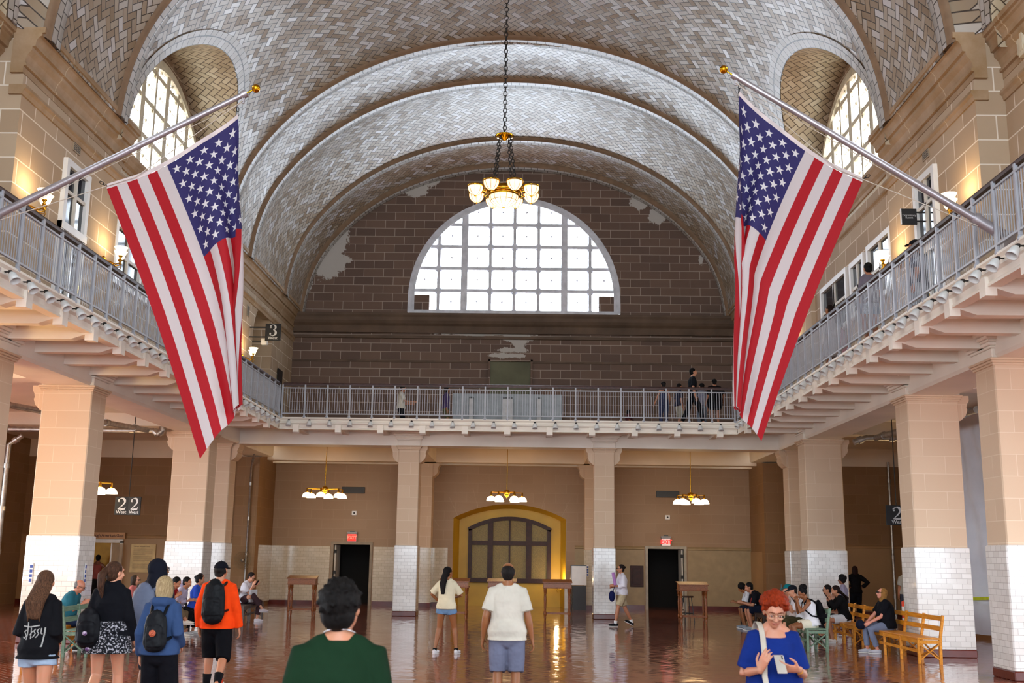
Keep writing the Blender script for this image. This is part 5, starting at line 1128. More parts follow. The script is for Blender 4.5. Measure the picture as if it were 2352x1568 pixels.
def person(label, x, y, H, rz, z0=0, **k):
    g = k.get; K = H / 1.70; e = empty('person', (x, y, z0), math.radians(rz), label, 'person'); e.scale = (K, K, K)
    vx = g('vox', .018); w = g('w', 1.0); sit = g('seat'); sd, fw0, up0 = V(1, 0, 0), V(0, 1, 0), V(0, 0, 1)
    hz = .925 if sit is None else sit / K + .10
    Hc = V(g('hx', 0), g('hy', 0 if sit is None else .05), hz - g('drop', 0)); lean, curl_ = math.radians(g('lean', 0 if sit is None else 4)), math.radians(g('hunch', 4)); tw = math.radians(g('twist', 0)); side_l = math.radians(g('tilt', 0))
    def spine(h):
        a = lean; p = V(0, 0, 0); n = 10
        for i in range(n): a = lean + curl_ * max(0, (h * i / n - .15) / .3); p = p + V(math.sin(side_l) , math.sin(a), math.cos(a)) * (h / n)
        a = lean + curl_ * max(0, (h - .15) / .3); return Hc + p, V(0, math.cos(a), -math.sin(a)), V(0, math.sin(a), math.cos(a))
    def sv(h): t = tw * max(0, min(1, h / .3)); return V(math.cos(t), math.sin(t), 0)
    T = [(-.07, .128, .10), (0, .160, .116), (.06, .150, .112), (.13, .130, .098), (.22, .136, .106), (.32, .148, .116), (.40, .146, .100), (.45, .110, .078), (.485, .072, .058)]
    fem = g('fem', False)
    if fem: T = [(h_, a * (1.04 if h_ < .1 else .92), b_ * (1 if h_ != .32 else 1.1)) for h_, a, b_ in T]
    belly = g('belly', 0)
    def ring(h, a, bb, d=0):
        p, f, u = spine(h); s_ = sv(h); f = (f - s_ * f.dot(s_)).normalized(); bl = belly * math.exp(-((h - .14) / .12) ** 2); return (p + f * (bl * .5), a * w + d + bl * .4, bb * (w * .5 + .5) + d + bl * .6, s_, f)
    body = MB(); loft(body, [ring(h, a, b_) for h, a, b_ in T])
    P, f, u = spine(.485); hy_, hp = math.radians(g('yaw', 0)), math.radians(g('nod', 0 if sit is None else 8))
    hf = V(math.sin(-hy_) * math.cos(hp), math.cos(hy_) * math.cos(hp), -math.sin(hp)); hs = V(math.cos(hy_), math.sin(hy_), 0); hu = hs.cross(hf).normalized(); ht = math.radians(g('htilt', 0)); hs, hu = hs * math.cos(ht) + hu * math.sin(ht), hu * math.cos(ht) - hs * math.sin(ht)
    hc = P + u * .050 + (V(0, 0, .10) * .25 + hu * .07) + hf * .022
    limb(body, [P - u * .05, P + u * .02, hc - hu * .05 - hf * .01], [.062, .054 if not fem else .048, .052 if not fem else .046])
    AX = (hs, hf, hu); hd = lambda s_, f_, u_: hc + hs * s_ + hf * f_ + hu * u_
    ell(body, hd(0, -.012, .028), (.074, .094, .088), AX, 16); ell(body, hd(0, .022, -.035), (.058, .062, .072), AX, 14); ell(body, hd(0, .05, -.082), (.030, .030, .026), AX)
    limb(body, [hd(0, .082, .018), hd(0, .104, -.022)], [.009, .014], 8); ell(body, hd(.013, .094, -.026), (.008, .009, .007), AX, 8); ell(body, hd(-.013, .094, -.026), (.008, .009, .007), AX, 8)
    for s_ in (-1, 1): ell(body, hd(s_ * .076, -.005, -.005), (.010, .020, .032), AX, 8); ell(body, hd(s_ * .032, .070, -.02), (.025, .018, .02), AX, 8)
    ell(body, hd(0, .082, .036), (.05, .012, .010), AX, 8); ell(body, hd(0, .079, -.052), (.024, .012, .009), AX, 8)
    # legs
    feet = g('feet') or (((-.10, 0, 0), (.10, 0, 0)) if sit is None else ((-.13, .42, 0), (.13, .40, 0))); hipw = .088 * (.5 + .5 * w); LEG = []
    for i, s_ in enumerate((-1, 1)):
        hp_ = Hc + V(s_ * hipw, 0, -.02); ft = V(*feet[i]) + V(0, -.02, .085); kn, an = ik(hp_, ft, .430, .412, (s_ * g('splay', .05), 1, 0)); LEG.append((hp_, kn, an, feet[i]))
        tb = .085 * (.4 + .6 * w); limb(body, [hp_, hp_.lerp(kn, .35), hp_.lerp(kn, .8), kn, kn.lerp(an, .3), kn.lerp(an, .75), an], [tb, tb * .93, .060, .055, .056, .038, .034], 14)
        limb(body, [an + V(0, -.02, -.03), an + V(0, .06, -.045), an + V(0, .14, -.055)], [.034, .032, .024], 10)
    # arms
    AR = []; hands = g('hands') or (((-.22, .04, .83), (.22, .04, .83)) if sit is None else ((-.13, .36, hz + .13), (.13, .36, hz + .13))); hints = g('elbow') or ((-.25, -1, -.2), (.25, -1, -.2)); hd_ = g('hdir') or (None, None); hn = g('hnrm') or ((-1, .1, .3), (1, .1, .3)); cu = g('curl', .45); cu = cu if isinstance(cu, tuple) else (cu, cu)
    Sp, Sf, Su = spine(.425); aw = (.050 if not fem else .042) * (.35 + .65 * w)
    for i, s_ in enumerate((-1, 1)):
        S_ = Sp + sv(.43) * (s_ * (.150 if not fem else .132) * (.55 + .45 * w)); el, wr = ik(S_, hands[i], .285, .25, hints[i]); AR.append((S_, el, wr))
        limb(body, [P + u * .035, P - u * .012 + sv(.4) * (s_ * .07), S_ + Su * .012 - sv(.4) * (s_ * .03)], [.040, .042, .042], 10); limb(body, [S_ - sv(.4) * (s_ * .05) + Su * .005, S_, S_.lerp(el, .3), S_.lerp(el, .85), el, el.lerp(wr, .3), wr], [aw * .95, aw * 1.05, aw * .95, aw * .78, aw * .74, aw * .78, .024], 12)
        hand(body, wr, V(hd_[i]) if hd_[i] else (wr - el), hn[i], s_, cu[i], g('fingr', 1.0 if vx < .009 else 1.25))
    bo = body.build('body', skin_mat('skin', g('skin', '#b98468')), e); smooth_remesh(bo, vx * g('bvox', 1), 3 if vx < .009 else 2)
    # ---- clothes
    def cloth_(name, mb, m, v=None, sm=4):
        o = mb.build(name, m, e); smooth_remesh(o, v or max(vx, .009), sm); return o
    tp = g('top')
    if tp:
        col, sl, d = tp.get('c'), tp.get('sleeve', .5), tp.get('d', .014); b = MB(); lo = -tp.get('len', .06); hi = tp.get('neck', .486)
        bd = g('bottom')['d'] if g('bottom') and 'd' in g('bottom') else .013; dd_ = lambda h: max(d, bd + .014) + (.012 if h < .02 else 0) if h < .12 else d
        R = [r for r in T if lo < r[0] < hi]; interp = lambda h: next(((q0[1] + (q1[1] - q0[1]) * (h - q0[0]) / (q1[0] - q0[0]), q0[2] + (q1[2] - q0[2]) * (h - q0[0]) / (q1[0] - q0[0])) for q0, q1 in zip(T, T[1:]) if q0[0] <= h <= q1[0]), (T[0][1], T[0][2]) if h < 0 else (.066, .056))
        fl_ = tp.get('flare', .012); rr_ = [ring(lo, max(interp(max(lo, -.07))[0], .15) + fl_, max(interp(max(lo, -.07))[1], .115) + fl_, dd_(lo))] + [ring(h, max(a, tp.get('box', 0) if h < .3 else 0), b_, dd_(h)) for h, a, b_ in R]
        hh = interp(hi); rr_.append(ring(hi, hh[0], hh[1], max(d * .6, .012))); loft(b, rr_, 18, False, False)
        for i, (S_, el, wr) in enumerate(AR):
            s_ = (-1, 1)[i]
            limb(b, [P - u * .004 + sv(.4) * (s_ * .045), P - u * .014 + sv(.4) * (s_ * .08), S_ + Su * .012 - sv(.4) * (s_ * (.03 if sl > 0 else .05))], [.040 + d * .6, .042 + d * .7, .042 + d * .7], 12, r0=False) if tp.get('neck', .465) >= .45 else None
            if sl <= 0: continue
            pts = [S_ - sv(.4) * (s_ * .06), S_]; rs = [aw + d, aw * 1.05 + d]
            if sl <= .6: q = sl / .6; pts += [S_.lerp(el, .45 * q), S_.lerp(el, .95 * q)]; rs += [aw + d + .004, aw * .9 + d + .010]
            else: q = (sl - .6) / .4; pts += [S_.lerp(el, .5), el, el.lerp(wr, .5 * q), el.lerp(wr, .98 * q)]; rs += [aw * .95 + d, aw * .8 + d + .006, aw * .8 + d, .034 + d]
            limb(b, pts, rs, 14, True, False)
        if tp.get('neck', .486) >= .48 and sl > 0: limb(b, [P - u * .06, P - u * .02, P + u * .006], [.100, .086, .072 + d * .3], 16, False, False, ref=(0, 1, 0))
        if tp.get('hood'): limb(b, [P + V(-.10, -.03, .0), P + V(-.06, -.10, .0), P + V(.06, -.10, .0), P + V(.10, -.03, .0)], [.035, .05, .05, .035], 12)
        if tp.get('collar'): limb(b, [P + f * .03 + u * .0 , P + u * .07 - f * .01], [.088, .082], 14, False, False)
        cloth_(tp.get('name', 'shirt'), b, fabric(col, tp.get('c2'), tp.get('scale', 0)), sm=tp.get('sm', 5))
        if tp.get('trim'): 
            b = MB()
            for S_, el, wr in AR: q = tp['sleeve'] / .6; b.tube([tuple(S_.lerp(el, .90 * q)), tuple(S_.lerp(el, .92 * q))], aw + d + .012, 14)
            b.build('cuff_line', fabric(tp['trim']), e)
    bt = g('bottom')
    if bt:
        kind, col, ln = bt['k'], bt['c'], bt.get('len', .5); d = bt.get('d', .013); b = MB()
        if kind == 'skirt':
            c0, c1 = Hc + V(0, 0, .13), Hc + V(0, 0, -ln); ax, ay = .16 * w + d, .12 + d; n_ = 6
            if sit is None: loft(b, [(c0.lerp(c1, i / n_), ax + (bt.get('flare', .08)) * i / n_, ay + bt.get('flare', .08) * i / n_, sd, fw0) for i in range(n_ + 1)], 20, False, False)
        else:
            loft(b, [ring(h, a, b_, d if h < .03 else d * .4) for h, a, b_ in T if h < .10], 18, True, False)
            for hp_, kn, an, ft in LEG:
                tb = .085 * (.4 + .6 * w)
                if ln <= .5: q = ln / .5; limb(b, [hp_, hp_.lerp(kn, .4 * q), hp_.lerp(kn, q)], [tb + d, tb + d + .004, max(.066, tb * (1 - .25 * q)) + d + bt.get('flare', .012)], 16, True, False)
                else: q = (ln - .5) / .5; limb(b, [hp_, hp_.lerp(kn, .5), kn, kn.lerp(an, .5 * q), kn.lerp(an, q)], [tb + d, tb * .95 + d, .064 + d + bt.get('flare', 0) * .4, .056 + d + bt.get('flare', 0) * .7, .046 + d + bt.get('flare', 0)], 16, True, False)
        cloth_({'shorts': 'shorts', 'pants': 'trousers', 'skirt': 'skirt'}[kind], b, fabric(col, bt.get('c2'), bt.get('scale', 0)), sm=3)
    sh_ = g('shoe')
    if sh_:
        for hp_, kn, an, ft in LEG:
            b = MB(); h0 = V(an.x, an.y, an.z - .085); tip = g('toes', {}).get(1 if an.x > 0 else 0, 0)
            a_ = -math.radians(tip); fwd = V(0, math.cos(a_), math.sin(a_)); upv = V(0, -math.sin(a_), math.cos(a_)); c0 = an - upv * .045
            loft(b, [(c0 - fwd * .055, .032, .042, sd, upv), (c0 - fwd * .03, .042, .052, sd, upv), (c0 + fwd * .05, .044, .046, sd, upv), (c0 + fwd * .12, .050, .030, sd, upv), (c0 + fwd * .175, .040, .022, sd, upv)], 14)
            so = b.build('shoe', fabric(sh_), e); so.modifiers.new('round', 'SUBSURF').levels = 1; so.modifiers['round'].render_levels = 1
            b = MB(); c1 = an - upv * .082; loft(b, [(c1 - fwd * .06, .034, .012, sd, upv), (c1, .044, .012, sd, upv), (c1 + fwd * .11, .052, .012, sd, upv), (c1 + fwd * .185, .040, .010, sd, upv)], 14); b.build('sole', fabric(g('sole', '#d8d8d6')), so)
            if g('sock'): b = MB(); limb(b, [an + V(0, 0, -.03), an.lerp(kn, g('sockh', .16))], [.038, .044 + g('sockh', .16) * .04], 12, True, False); b.build('sock', fabric(g('sock')), e)
    # ---- hair and hats
    hr = g('hair')
    if hr:
        kind, col = hr[0], hr[1]; b = MB(); rnd = random.Random(int(abs(x * 100) + abs(y * 10))); hm = hair_mat(col, hr[2] if len(hr) > 2 else None); v = max(vx * .8, .006); Bk, _, _ = spine(.38)
        if kind == 'thin': ell(b, hd(0, -.030, .014), (.080, .094, .086), AX, 16); ell(b, hd(0, -.045, -.02), (.070, .062, .066), AX, 12)
        if kind in ('short', 'pony', 'bun', 'long', 'mop'):
            q = {'thin': 0, 'mop': .014}.get(kind, .004); ell(b, hd(0, -.026, .036), (.080 + q, .094 + q, .090 + q), AX, 16); ell(b, hd(0, -.045, -.02), (.070 + q, .062 + q, .066 + q), AX, 12)
        if kind == 'mop':
            for i in range(150):
                a_, c_ = rnd.uniform(0, 2 * PI), rnd.uniform(.05, 1.75); sx_, sy_, sz_ = math.cos(a_) * math.sin(c_), math.sin(a_) * math.sin(c_), math.cos(c_)
                if sy_ > .3 and sz_ < .3: continue
                p0 = hd(.080 * sx_, -.028 + .094 * sy_, .040 + .086 * sz_); p1 = hd(.094 * sx_ + rnd.uniform(-.02, .02), -.03 + .108 * sy_ + rnd.uniform(-.015, .015), .040 + .100 * sz_ - .02 * (1 - sz_) + rnd.uniform(-.012, .014)); limb(b, [p0, p0.lerp(p1, .6), p1], [.014, .012, .004], 6)
        if kind == 'long':
            L = hr[3] if len(hr) > 3 else .42; p1 = hd(0, -.085, -.03); p2 = Bk - fw0 * .155 * 1.0; p2 = V(p1.x, min(p1.y - .01, p2.y), p1.z - L * .5); p3 = V(p1.x, p2.y + .01, p1.z - L)
            loft(b, [(hd(0, -.05, .03), .080, .055, hs, fw0), (p1, .092, .05, hs, fw0), (p1.lerp(p2, .6), .10, .042, hs, fw0), (p2, .092, .036, hs, fw0), (p3, .055, .022, hs, fw0)], 14)
            for i in range(7): q = rnd.uniform(-.08, .08); limb(b, [p1 + hs * q, p2 + hs * q * 1.1 - fw0 * .02, p3 + hs * q * .8 + V(0, -.01, rnd.uniform(-.04, .05))], [.016, .016, .006], 6)
        if kind == 'bob': ell(b, hd(0, -.028, .030), (.088, .098, .094), AX, 16); loft(b, [(hd(0, -.03, .02), .092, .086, hs, hf), (hd(0, -.035, -.06), .094, .080, hs, hf), (hd(0, -.035, -.125), .082, .066, hs, hf)], 14)
        if kind == 'pony': p = hd(0, -.12, .035); ell(b, p, (.03, .03, .03), AX); limb(b, [p, p + V(-.02, -.06, -.05), p + V(-.02, -.07, -.17), p + V(0, -.05, -.30)], [.034, .046, .040, .012], 10)
        if kind == 'bun': ell(b, hd(0, -.115, .045), (.042, .038, .042), AX)
        if kind in ('curly', 'afro'):
            q = .0 if kind == 'curly' else .02; ell(b, hd(0, -.026, .044), (.088 + q, .096 + q, .088 + q), AX, 14); ell(b, hd(0, -.05, -.015), (.088 + q, .055 + q, .06 + q), AX, 14)
            for i in range(hr[3] if len(hr) > 3 else 90):
                a_ = rnd.uniform(0, 2 * PI); c_ = rnd.uniform(.0, 1.75); j_ = rnd.uniform(.96, 1.12); X_, Y_, Z_ = (.094 + q) * j_ * math.cos(a_) * math.sin(c_), (.102 + q) * j_ * math.sin(a_) * math.sin(c_), (.098 + q) * j_ * math.cos(c_)
                if Y_ > .05 and Z_ < .035: continue
                ell(b, hd(X_, -.026 + Y_, .042 + Z_), (rnd.uniform(.010, .017),) * 3, AX, 6)
        if kind == 'puff':
            ell(b, hd(0, -.026, .036), (.082, .094, .090), AX, 14)
            for i in range(60): a_, c_ = rnd.uniform(0, 2 * PI), math.acos(rnd.uniform(-1, 1)); ell(b, hd(.075 * math.cos(a_) * math.sin(c_), -.07 + .075 * math.sin(a_) * math.sin(c_), .10 + .065 * math.cos(c_)), (.022,) * 3, AX, 6)
            ell(b, hd(0, -.07, .10), (.075, .075, .065), AX)
        if kind == 'fringe': loft(b, [(hd(0, -.06, -.02), .074, .03, hs, hf), (hd(0, -.066, -.06), .064, .02, hs, hf)], 12); [ell(b, hd(s_ * .068, -.03, -.005), (.012, .045, .035), AX, 10) for s_ in (-1, 1)]; ell(b, hd(0, -.055, .02), (.076, .066, .06), AX, 12)
        ho = b.build('hair', hm, e); smooth_remesh(ho, v, 1 if kind in ('curly', 'afro', 'puff', 'mop') else 3)
    cp = g('cap')
    if cp:
        b = MB(); n_ = 10; back = cp[1] if len(cp) > 1 else 1
        loft(b, [(hd(0, -.014, .035 + .092 * math.sin(PI / 2 * i / n_)), .090 * math.cos(PI / 2 * i / n_ * .97), .104 * math.cos(PI / 2 * i / n_ * .97), hs, hf) for i in range(n_ + 1)], 20, False, False); b.sphere(tuple(hd(0, -.014, .128)), .008, 6); co = b.build('cap', fabric(cp[0]), e)
        if back: b = MB(); loft(b, [(hd(0, .05 * back, .045), .075, .006, hs, hu), (hd(0, .11 * back, .042), .070, .006, hs, hu), (hd(0, .155 * back, .030), .045, .005, hs, hu)], 16); b.build('brim', fabric(cp[0]), co)
    if g('hoodup'):
        b = MB(); ell(b, hd(0, -.022, .02), (.10, .112, .115), AX, 16); limb(b, [P - u * .03, P + u * .05 - hf * .01, hc - hu * .05], [.105, .098, .10], 14); ho = b.build('hood', fabric(g('hoodup')), e); smooth_remesh(ho, max(vx, .009), 4)
    gl = g('glasses')
    if gl:
        b = MB()
        for s_ in (-1, 1):
            c_ = hd(s_ * .034, .098, .012); b.tube([tuple(c_ + hs * (.027 * math.cos(t)) + hu * (.021 * math.sin(t))) for t in [2 * PI * i / 16 for i in range(17)]], gl[1] if len(gl) > 1 else .0025, 5, cap=False); b.tube([tuple(hd(s_ * .061, .094, .018)), tuple(hd(s_ * .078, .0, .012))], gl[1] if len(gl) > 1 else .0025, 5)
        b.tube([tuple(hd(-.008, .103, .014)), tuple(hd(.008, .103, .014))], .0025, 5); go = b.build('glasses', mat('spectacle frame ' + gl[0], gl[0], .3, .4), e)
        if len(gl) > 2: b = MB(); [b.lathe([(0, 0), (.025, 0), (.025, .002), (0, .002)], tuple(hd(s_ * .034, .097, .012)), 12, axis='y') for s_ in (-1, 1)]; b.build('lens', M_BLACK, go)
    if g('face'):
        for s_ in (-1, 1):
            b = MB(); ell(b, hd(s_ * .032, .0795, .010), (.0145, .010, .0085), AX, 10); b.build('eye', mat('eye white', '#d9d2cc', .2), e)
            b = MB(); ell(b, hd(s_ * .032, .0880, .006), (.0062, .0030, .0062), AX, 8); b.build('iris', mat('brown iris', '#2e1c12', .2), e)
            b = MB(); limb(b, [hd(s_ * .016, .089, .0165), hd(s_ * .032, .0925, .020), hd(s_ * .049, .084, .0155)], [.003, .0046, .003], 6); b.build('eyelid', skin_mat('skin', '#8c5a44'), e)
            b = MB(); limb(b, [hd(s_ * .014, .093, .036), hd(s_ * .034, .094, .042), hd(s_ * .054, .082, .036)], [.003, .004, .002], 6); b.build('eyebrow', hair_mat(g('face')), e)
        b = MB(); limb(b, [hd(-.026, .082, -.052), hd(-.01, .0935, -.0495), hd(.01, .0935, -.0495), hd(.026, .082, -.052)], [.002, .0045, .0045, .002], 6); limb(b, [hd(-.02, .085, -.057), hd(0, .0945, -.059), hd(.02, .085, -.057)], [.002, .006, .002], 6); b.build('lips', mat('lip', '#96503f', .4), e)
    e.update_tag(); k['_'] = None
    M = Matrix.Translation((x, y, z0)) @ Matrix.Rotation(math.radians(rz), 4, 'Z') @ Matrix.Scale(K, 4)
    class Q: pass
    q = Q(); q.M = M; q.e = e; q.hd = hd; q.spine = spine; q.AR = AR; q.LEG = LEG; q.hc = hc; q.P = P; q.ax = AX; q.sv = sv; return q
def held(q, name, label, cat, group=None):
    """a thing carried by a person: top level, standing in the same frame as its carrier"""
    o = bpy.data.objects.new(name, None); link(o); o.matrix_world = q.M; o.empty_display_size = .1; return tag(o, label, cat, group)
def backpack(q, label, col, h=.46, w=.15, d=.09, z=.22, extra=None, straps=True):
    o = held(q, 'backpack', label, 'backpack'); p, f, u = q.spine(z); c = p - f * (.135 + d); b = MB()
    loft(b, [(c - u * h * .46, w * .86, d * .9, q.sv(z), f), (c - u * h * .36, w, d, q.sv(z), f), (c + u * h * .1, w * .97, d * .92, q.sv(z), f), (c + u * h * .36, w * .82, d * .75, q.sv(z), f), (c + u * h * .46, w * .5, d * .5, q.sv(z), f)], 20)
    m = fabric(col, rough=.5); bo = b.build('bag_body', m, o); smooth_remesh(bo, .012, 5); b = MB(); c2 = c - f * (d * .75) - u * h * .14
    loft(b, [(c2 - u * .11, w * .72, d * .32, q.sv(z), f), (c2 + u * .07, w * .72, d * .36, q.sv(z), f), (c2 + u * .10, w * .6, d * .2, q.sv(z), f)], 16); po = b.build('pocket', m, o); smooth_remesh(po, .01, 4)
    if straps:
        for i, s_ in enumerate((-1, 1)):
            S_ = q.AR[i][0]; sp_ = S_ - q.sv(.4) * (s_ * .05); a = c + q.sv(z) * (s_ * w * .5) + u * h * .32; e_ = c + q.sv(z) * (s_ * w * .8) - u * h * .3; b = MB()
            b.tube([tuple(a), tuple(sp_ - f * .07 + u * .045), tuple(sp_ + u * .078), tuple(sp_ + f * .09 + u * .0), tuple(sp_ + f * .10 - u * .14), tuple(q.spine(.15)[0] + q.sv(.1) * (s_ * .16) + f * .02), tuple(e_)], .017, 8); b.build('strap', m, o)
    b = MB(); b.tube([tuple(c + u * h * .46 + q.sv(z) * (-.04)), tuple(c + u * h * .54), tuple(c + u * h * .46 + q.sv(z) * .04)], .008, 6); b.build('grab_loop', m, o)
    return o, c, f, u
def phone(q, label, col='#16161a', i=None, pos=None, rot=None):
    o = held(q, 'phone', label, 'phone'); b = MB().bbox(-.036, .036, -.004, .004, -.075, .075, .004); p = b.build('case', mat('phone ' + col, col, .25), o); p.location = pos; p.rotation_euler = rot or (math.radians(-35), 0, 0)
    MB().box(-.033, .033, .004, .0048, -.07, .07).build('screen', mat('phone screen', '#20242c', .1), p); return o
# ---------------------------------------------------------------- the visitors
SK = dict(a='#c48e70', b='#a87456', c='#86552f', d='#613822', e='#b07858', f='#7a4c34')
q = person('person in dark green t-shirt with thick black hair, nearest the camera, seen from behind', -.16, 5.07, 1.70, 4, vox=.008, skin=SK['b'], yaw=-22, nod=-6, hair=('mop', '#050404', '#15110f'), top=dict(c='#0d2614', sleeve=.5, len=.12, d=.014), bottom=dict(k='shorts', c='#20222a'), shoe='#d8d8d8', w=1.1)
p, f, u = q.spine(.475); o = held(q, 'necklace', 'thin silver chain round the neck of the person in dark green', 'necklace')
MB().tube([tuple(p + q.sv(.47) * (.072 * math.cos(t)) + f * (.062 * math.sin(t)) + u * (.045 - .02 * math.sin(t))) for t in [2 * PI * k / 30 for k in range(31)]], .0035, 6, cap=False).build('chain', mat('silver', '#c8c8cc', .25, 1), o)
person('person in white t-shirt and blue grey shorts, back turned, standing near the centre', .45, 13.0, 1.76, 0, vox=.011, skin=SK['c'], yaw=-5, hair=('thin', '#120d0b'), top=dict(c='#c2bdb0', sleeve=.5, len=.10, d=.016, trim='#8a7660', box=.15), bottom=dict(k='shorts', c='#6c7288', len=.52, d=.022, flare=.022), shoe='#d8d8d8', sock='#e0e0e0', hands=((-.27, .04, .84), (.28, .02, .83)), elbow=((-.5, -1, 0), (.5, -1, 0)), w=1.12, belly=.015)
q = person('person with long brown hair, black hooded sweatshirt with white script, pale denim shorts', -3.97, 10.6, 1.63, -4, vox=.010, skin=SK['e'], fem=True, yaw=8, hair=('long', '#2a1a12', '#6a4a34', .30), top=dict(c='#0c0c10', sleeve=1, len=.10, d=.024, hood=True, flare=.034, name='hoodie', box=.15, sm=6), bottom=dict(k='shorts', c='#8fa0b4', len=.17, d=.016, flare=.02), hands=((-.10, .17, 1.0), (.10, .17, 1.0)), elbow=((-.5, -1, -.2), (.5, -1, -.2)), feet=((-.10, .05, 0), (.12, -.15, 0)), shoe='#e0e0e0')
hoodie = [c_ for c_ in q.e.children if c_.name.startswith('hoodie')][0]
p, f, u = q.spine(.16); b = MB(); sc_ = 1.0
for pts, w0 in (([(-.115, .075), (-.03, .068), (.06, .085)], .011), ([(-.055, .115), (-.060, .02), (-.066, -.055)], .012), ([(-.075, .035), (-.10, .022), (-.085, .0), (-.072, -.018), (-.09, -.04), (-.11, -.03)], .012), ([(-.02, .06), (-.022, -.03), (-.018, -.045)], .010), ([(-.04, -.012), (-.012, .02), (.0, .035)], .008),
                ([(.025, .05), (.004, .028), (.022, .008), (.002, -.025), (-.008, -.03)], .010), ([(.058, .055), (.036, .03), (.054, .008), (.034, -.028), (.024, -.03)], .010), ([(.078, .06), (.074, .01), (.088, .0)], .010), ([(.108, .065), (.102, -.02), (.100, -.115), (.088, -.112)], .012)):
    P2 = []
    for (x0, z0), (x1, z1) in zip(pts, pts[1:]): P2 += [(x0 + (x1 - x0) * k / 6, z0 + (z1 - z0) * k / 6) for k in range(6)]
    P2.append(pts[-1]); stroke(b, P2, [w0] * len(P2), t=.001)
g_ = b.build('lettering', mat('white print', '#c8c8c4', .7), q.e); g_.location = (p.x, p.y - .35, p.z - .02); m_ = g_.modifiers.new('wrap', 'SHRINKWRAP'); m_.target = hoodie; m_.wrap_method = 'PROJECT'; m_.use_project_y = True; m_.use_positive_direction = True; m_.use_negative_direction = False; m_.offset = .006
q = person('person with brown ponytail in a black coat over a black and white patterned skirt', -3.84, 12.0, 1.71, 3, vox=.011, skin=SK['a'], fem=True, yaw=-38, hair=('pony', '#1c1210', '#5a3c2a'), top=dict(c='#0b0c12', sleeve=1, len=.14, d=.026, collar=True, name='coat', box=.155, sm=6, flare=.03), bottom=dict(k='skirt', c='#1a1b20', c2='#a8a8b0', scale=55, len=.20, flare=.06, d=.04), feet=((-.10, -.22, .10), (.10, .20, 0)), toes={0: -35}, shoe='#3c4658', hands=((-.21, .08, .86), (.25, .10, .86)), w=1.04)
o, c_, f, u = backpack(q, 'black slouchy bag slung on the left hip of the person in the black coat', '#0e0f14', h=.36, w=.13, d=.07, z=.10, straps=False)
o.matrix_world = q.M @ Matrix.Translation((-.16, .03, -.02)); b = MB(); rr = random.Random(3)
for k in range(12): b.sphere((c_.x - .15 + rr.uniform(-.04, .04), c_.y + rr.uniform(-.04, .04), c_.z - .12 + rr.uniform(-.14, .06)), .026, 7)
fo = held(q, 'flower_posy', 'mauve and white fabric flower hanging from the slouchy black bag', 'flower'); b.build('petals', fabric('#6a4a78', '#c8b8d0', 30), fo)
q = person('person with a black hood up and dark glasses, half hidden behind the blond woman', -3.64, 12.8, 1.74, -12, vox=.012, skin=SK['c'], yaw=-48, hoodup='#10121c', glasses=('#0a0a0c', .004), top=dict(c='#1a1d28', sleeve=1, len=.1, d=.03, name='jacket'), bottom=dict(k='shorts', c='#262a34', len=.55), shoe='#2a2a2e')
backpack(q, 'grey and black hiking backpack on the person with the hood up', '#5c6478', h=.5, w=.15, d=.09, z=.22)
q = person('person with a blond bob in a blue denim jacket and wide black trousers, back turned', -2.94, 11.0, 1.59, 2, vox=.010, skin=SK['a'], fem=True, yaw=34, nod=6, hair=('bob', '#7c6644', '#b8a27c'), top=dict(c='#30456a', sleeve=1, len=.06, d=.022, hood=True, name='denim_jacket', box=.15, sm=6), bottom=dict(k='pants', c='#0c0c12', len=.97, d=.018, flare=.05), feet=((-.11, .08, 0), (.11, -.12, .05)), toes={1: -30}, shoe='#d8d4cc', hands=((-.21, .05, .86), (.18, .14, .96)), w=1.02)
o, c_, f, u = backpack(q, 'small black backpack with a round orange fox badge on the denim jacket', '#101216', h=.38, w=.125, d=.06, z=.20)
b = MB(); b.lathe([(0, -.002), (.034, -.002), (.034, .006), (0, .006)], (0, 0, 0), 24, axis='y'); bd = b.build('badge', mat('orange badge', '#c4623a', .6), o, tuple(c_ - f * .105 - u * .03)); b = MB(); b.lathe([(.022, -.004), (.026, -.004), (.026, -.002), (.022, -.002)], (0, 0, 0), 20, axis='y'); stroke(b, [(-.010, -.008), (0, .002), (.008, .008), (.012, .0), (.004, -.004)], [.006, .01, .007, .004, .002]); fx = b.build('fox_emblem', mat('dark red print', '#7a1f1c', .6), bd); fx.location = (0, -.004, 0)
q = person('person in a bright orange jacket, black cap and black shorts, back turned', -3.37, 14.5, 1.71, 0, vox=.012, skin=SK['e'], yaw=-12, hair=('fringe', '#14100e'), cap=('#0c0c14',), top=dict(c='#e8420c', sleeve=1, len=.10, d=.026, hood=False, name='jacket', box=.155, sm=6), bottom=dict(k='shorts', c='#0b0b10', len=.56, d=.026, flare=.02), feet=((-.12, .12, 0), (.11, -.22, .06)), toes={1: -30}, shoe='#c23a1c', sock='#101014', sockh=.4, hands=((-.24, .06, .84), (.27, .08, .82)), elbow=((-.6, -1, 0), (.6, -1, 0)), w=1.04)
backpack(q, 'big black backpack on the person in the orange jacket', '#0f1114', h=.50, w=.15, d=.085, z=.26)
q = person('person with long black hair, cream sweater and frayed denim shorts, standing left of centre', -.86, 21.0, 1.62, -14, vox=.012, skin=SK['c'], fem=True, yaw=-30, hair=('long', '#070606', '#161012', .36), top=dict(c='#d2c8ac', sleeve=.56, len=.07, d=.024, name='sweater', box=.15), bottom=dict(k='shorts', c='#6482a4', len=.16, d=.016, flare=.02), feet=((-.20, -.04, 0), (.20, .10, 0)), shoe='#dcdce0', sock='#141414', sockh=.06, hands=((-.20, .16, .98), (.10, .24, 1.08)), elbow=((-1, -.6, 0), (1, -.6, -.1)))
